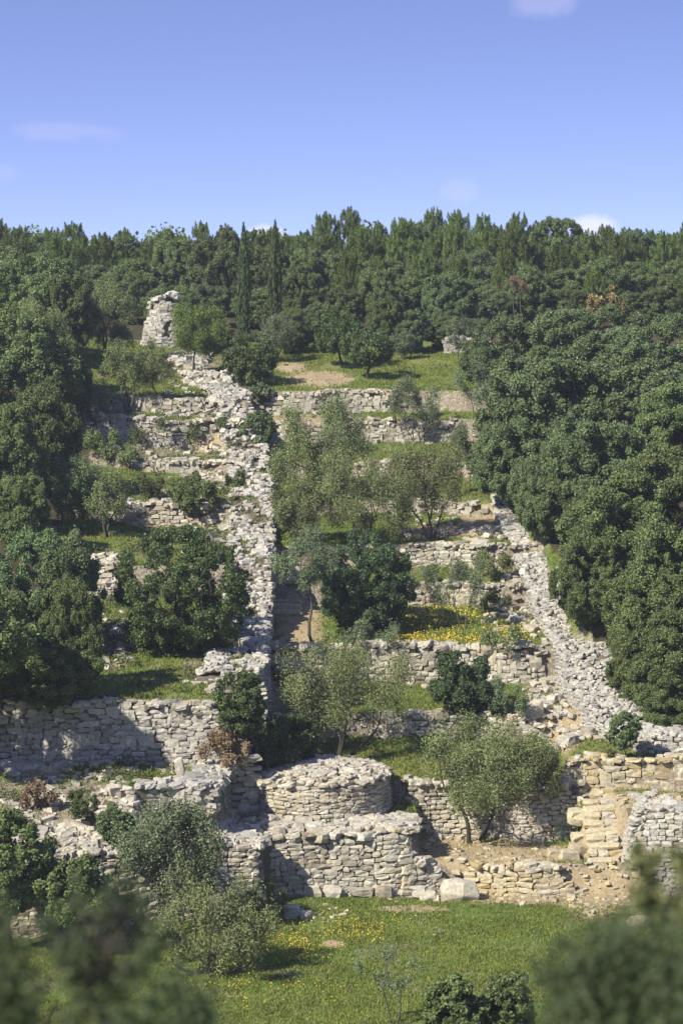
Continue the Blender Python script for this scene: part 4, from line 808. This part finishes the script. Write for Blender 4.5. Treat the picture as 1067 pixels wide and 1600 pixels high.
row('oak', np.arange(10, 1085, 66), 182, ([0, 180, 300, 420, 600, 800, 1067], [385, 400, 362, 385, 388, 400, 395]), 48, 'evergreen oak in the ridge belt under the pines, %s from the left', 'oaks of the upper belt')
row('oak', [270, 330, 400, 460, 520, 585, 645, 700, 760, 820, 880, 1000, 1060], 171, ([0, 300, 450, 600, 750, 900, 1067], [420, 425, 430, 425, 425, 440, 430]), 42, 'evergreen oak of the middle forest belt behind the clearing, %s from the left', 'oaks of the middle belt')
row('pine', [20, 545, 600, 660, 720, 790, 930], 176, ([0, 560, 800, 1000], [400, 378, 400, 400]), 36, 'pine rising among the forest oaks, %s from the left', 'pines among the oaks')
row('oak', [330, 455, 505, 600, 645, 690, 740], 162.5, ([300, 400, 460, 660, 760], [490, 480, 470, 475, 480]), 34, 'low dark oak at the forest edge behind the clearing, %s from the left', 'oaks at the forest edge')
hero('olive', 264, 352, 474, 562, (300, 584), 'umbrella-shaped young pine with a bare trunk beside the ruined hut', 410, name='pine_tree', group='trees round the upper clearing', leaf='pine', stems=1, nlv=26000, nc=120, tr=.08, bark='barkdk', lw=.03, ll=.16)
o = make_cypress(1.15, 5.2, 421); D = put(o, 381, 470, D=166, label='slim pointed cypress, the narrower left one of the two before the ridge', group='cypresses'); o.scale = (1, 1, (-(352 - HY) * D / F - o.location.z) / 5.2)
o = make_cypress(1.2, 6, 422); D = put(o, 430, 500, D=166, label='ragged taller cypress reaching above the skyline, beside the slim one', group='cypresses'); o.scale = (1, 1, (-(345 - HY) * D / F - o.location.z) / 6)
hero('oak', 905, 975, 432, 520, (940, 535), 'oak with straw-yellow dying foliage high in the right wood', 60, D=157, group='dying trees', leaf='yellowing', nlv=4500, nc=30, nl=6, name='dying_oak')
hero('thin', 785, 830, 430, 465, (808, 480), 'small reddish-brown dead tree in the forest right of the clearing', 61, D=168, group='dying trees', leaf='dry', nlv=2500, name='dead_tree')
# the wood goes on over the hill on both sides and behind the crest
rw = np.random.RandomState(909); QQ = []
for k_ in range(330):
    Yw = rw.uniform(100, 260); side = rw.choice((-1, 1)); Xw = side * (Yw * .1335 + 5 + abs(rw.normal(0, 22))) if Yw < 212 else rw.uniform(-70, 70)
    Zw = zf(Xw, Yw); hw_ = rw.uniform(3.8, 6.2) * (1 if Yw < 212 else .75); n_ = 1500; dd = rdir(rw, n_); pos = dd * (rw.uniform(.6, 1.1, (n_, 1))) * np.array((2.6, 2.6, hw_ * .55)) * (1 + .18 * np.sin(dd[:, :1] * 7 + dd[:, 1:2] * 5)) + np.array((Xw, Yw, Zw + hw_ * .45))
    nr_ = dd + rw.normal(0, .6, (n_, 3)); nr_ /= np.linalg.norm(nr_, axis=1, keepdims=True); QQ.append(leaves(pos, nr_, .42, .28, rw))
V = np.concatenate(QQ).reshape(-1, 3); link('woodland', mesh_np('woodland', V, [np.arange(len(V)).reshape(-1, 4)], [M['oak']]), kind='stuff', label='evergreen wood carrying on over the hill beyond the nearer trees', category='wood')
# small stone wall at the back of the clearing
s = Stones(91); wp = [at(x, 550, 160)[:2] for x in (696, 720, 762)]; wp = [(p_[0], 160.2) for p_ in wp]
s.face(wp, lambda x, y: zf(x, y) - .1, lambda x, y: zf(x, y) + .95, h=.22, l=.36); s.cap(wp, .5, lambda x, y: zf(x, y) + .95)
s.build('dry_stone_wall', 'pale', fine=False, label='short sunlit stone wall at the forest edge on the right of the upper clearing', category='stone wall')
# --- out of focus trees close to the camera
def near_oak(px0, px1, py0, D, seed, label, kind='oak', n=9000, leaf='oak', **ov):
    m_ = D / F; X = ((px0 + px1) / 2 - CX) * m_; Z = zf(X, D); top = -(py0 - HY) * m_; w_ = (px1 - px0) * m_; h = top - Z; ch = w_ * .95
    o = make_tree(kind, w_, h, max(.6, h - ch), seed, name='evergreen_oak' if kind == 'oak' else 'olive_tree', nlv=n, leaf=leaf, **ov); o.location = (X, D, Z); o['label'] = label; o['category'] = 'tree'; o['group'] = 'blurred trees close to the viewer'
NK = dict(tr=.02, ll=.034, lw=.014, cr=.13, nl=26, leaf='shadeoak', stems=1)
near_oak(-350, 95, 1452, 9, 501, 'blurred dark tree top filling the lower left corner', n=22000, kind='thin', **dict(NK, nc=360, cr=.2, lr=.46))
near_oak(50, 262, 1385, 8.5, 505, 'small blurred tree top in front of the left end of the building wall', n=2100, kind='thin', **dict(NK, nc=60, cr=.2))
near_oak(60, 440, 1542, 10, 502, 'blurred foliage along the bottom edge, left of the meadow', n=13000, kind='thin', **dict(NK, nc=300, cr=.16))
near_oak(840, 1370, 1436, 9, 503, 'blurred dark tree top filling the lower right corner', n=40000, kind='thin', **dict(NK, nc=420, cr=.17, lr=.5))
near_oak(975, 1130, 1315, 10, 504, 'blurred wispy light green tree top over the leaning grey wall', kind='thin', n=2600, leaf='olive', ll=.034, lw=.014, nc=60, nl=20, cr=.14, stems=1, tr=.012)
# ------------------------------------------------------------------ grass, herbs and flowers
def ground_cover(name, n, xr, yr, mt, label, size=(.03, .1), seed=1, mode='grass', cat='grass'):
    rng = np.random.RandomState(seed); m_ = int(n * (9 if xr else 3.2)); Y = rng.uniform(*yr, m_); X = rng.uniform(-1, 1, m_) * (Y / 100 * 13.9)
    if xr: ok = (X > xr[0]) & (X < xr[1]); X, Y = X[ok], Y[ok]
    Z = zfun(X, Y); S, R, Yl, Wd, px, py = zone(X, Y, Z)
    dzz = np.abs(zfun(X, Y + .25) - zfun(X, Y - .25)) < .25
    nz = np.sin(X * .9 + np.sin(Y * .7)) * np.sin(Y * .55 + 1.3 * np.sin(X * .5)) * .5 + .5
    nf = np.sin(X * 3.1 + Y) * np.sin(Y * 2.7 - X) * .5 + .5
    spn = (X < XL(Y) + .3) & (X > XL(Y) - 2.2) & (Y > 102.5) & (Y < 153)
    tw_ = np.hypot(X - tc_[0], Y - tc_[1]) < 3
    if mode == 'flower': p = Yl ** 1.5 * np.clip(nf * 1.3 * nz + .1 + .25 * (xr is not None), 0, 1) * (1 - S)
    elif mode == 'scrub': p = (nf > .45) * (nz > .3) * .8 * (1 - Wd) * (1 - .7 * S)
    elif mode == 'weedm': p = (nf > .3) * .12 * (1 - S)
    elif mode == 'weed': p = (.12 + .5 * R + .25 * (nz > .6)) * (nf > .35) * ((X < -2.5) | (nf > .93)) * (1 - Wd) * (1 - .6 * S)
    else: p = (1 - .93 * S) * (1 - .5 * R) * (1 - Wd) * (.2 + .8 * np.clip(nz * .7 + nf * .6, 0, 1)) * np.where(np.sin(X * .63 + 2 * np.sin(Y * .31)) * np.sin(Y * .8 + X * .3) > .62, .25, 1)
    p = p * (dzz | spn) * np.where(spn, .9 * (np.sin(X * 1.9 + 1.2 * np.sin(Y * .8)) * np.sin(Y * .9 + .6 * X) + .35 * np.sin(X * 5 + Y * 3) > .08) + .05, 1) * ~tw_ * np.where((X < -5) & (Y < 97) & (Y > 91), .9 if mode != 'grass' else .45, 1) * np.where((X < 2.9) & (X > -5) & (Y > front(X) - .2) & (Y < 98.9) & ~((X < XL(Y)) & (Y > 95.4)), .12, 1)
    k = rng.rand(len(X)) < p; X, Y, Z = X[k][:n], Y[k][:n], Z[k][:n]; c = len(X)
    on = (X < XL(Y) + .1) & (X > XL(Y) - 2.0) & (Y > 103) & (Y < 152.5)
    Z = Z.copy(); Z[on] = [spine_top(x, y) - .06 for x, y in zip(X[on], Y[on])]
    sc_ = rng.uniform(.6, 1.4, c); h = size[1] * sc_; wd = size[0] * sc_; a = rng.uniform(0, pi, c)
    if mode == 'flower':
        ctr = np.stack([X, Y, Z + .12 * rng.rand(c) + .03], -1); nr = np.tile((0, -.5, .8), (c, 1)) + rng.normal(0, .4, (c, 3)); nr /= np.linalg.norm(nr, axis=1, keepdims=True)
        Q = leaves(ctr, nr, size[1], size[0], rng); V = Q.reshape(-1, 3); f = np.arange(len(V)).reshape(-1, 4)
    elif mode in ('weed', 'weedm', 'scrub'):
        m2 = 60 if mode == 'scrub' else 26; ctr = np.repeat(np.stack([X, Y, Z], -1), m2, 0); dd = rdir(rng, len(ctr)); dd[:, 2] = np.abs(dd[:, 2]); rr = np.repeat(size[0] * rng.uniform(.5, 1.8, c) * (1 + 0 * sc_), m2)
        pos = ctr + dd * (rr * rng.rand(len(ctr)) ** .4)[:, None] * np.array((1, 1, .8)); nr = dd + rng.normal(0, .5, dd.shape); nr /= np.linalg.norm(nr, axis=1, keepdims=True)
        Q = leaves(pos, nr, size[1], size[1] * .55, rng); V = Q.reshape(-1, 3); f = np.arange(len(V)).reshape(-1, 4)
    else:
        dx, dy = np.cos(a) * wd, np.sin(a) * wd; lx, ly = rng.normal(0, .5, c) * h, rng.normal(0, .5, c) * h
        V = np.stack([np.stack([X - dx, Y - dy, Z - .01], -1), np.stack([X + dx, Y + dy, Z - .01], -1), np.stack([X + lx, Y + ly, Z + h], -1)], 1).reshape(-1, 3); f = np.arange(len(V)).reshape(-1, 3)
    link(name, mesh_np(name, V, [f], [M[mt]]), kind='stuff', label=label, category=cat)
ground_cover('meadow_grass', 210000, None, (79, 97.2), 'grass', 'short green grass of the bottom meadow', (.02, .065), 1)
ground_cover('terrace_grass', 170000, None, (97, 164), 'grass', 'short green grass growing on all the terraces', (.028, .10), 2)
ground_cover('dry_grass', 16000, None, (79, 164), 'drygrass', 'straw coloured tufts among the green grass', (.024, .08), 7)
ground_cover('meadow_herbs', 900, None, (79, 97), 'grass', 'broad leaved rosettes in the bottom meadow', (.09, .07), 8, 'weedm', 'undergrowth')
ground_cover('scrub_tufts', 420, (-16, -5.2), (92, 152), 'weed', 'knee high green scrub clumps dotted over the left slope', (.36, .12), 13, 'scrub', 'undergrowth')
ground_cover('herbs', 2400, None, (91, 160), 'weed', 'low dark herbs and scrub tufts on the stony left slope', (.22, .11), 3, 'weed', 'undergrowth')
ground_cover('yellow_flowers', 3600, (2, 9.4), (112, 121), 'flower', 'dense drift of yellow flowers on the terrace of the round dark bush', (.06, .07), 14, 'flower', 'flowers')
ground_cover('yellow_flowers', 1300, (-4.5, 1.5), (84, 93), 'flower', 'drift of yellow flowers in the meadow near the silvery olive bush', (.045, .05), 15, 'flower', 'flowers')
ground_cover('yellow_flowers', 11000, None, (79, 164), 'flower', 'small yellow flowers sprinkled through the grass', (.04, .045), 4, 'flower', 'flowers')

# ------------------------------------------------------------------ air
hv = np.array([(x, y, z) for x in (-420, 420) for y in (-60, 460) for z in (-60, 14)], float)
m, nt = mat('thin summer haze'); pv = nd(nt, 'ShaderNodeVolumePrincipled'); pv.inputs['Color'].default_value = (.86, .92, 1, 1); pv.inputs['Density'].default_value = .00042; pv.inputs['Anisotropy'].default_value = .3
o = nd(nt, 'ShaderNodeOutputMaterial'); nt.links.new(pv.outputs[0], o.inputs['Volume'])
link('haze', mesh_np('haze', hv, [F8], [m]), kind='stuff', label='faint summer haze over the hillside', category='haze')
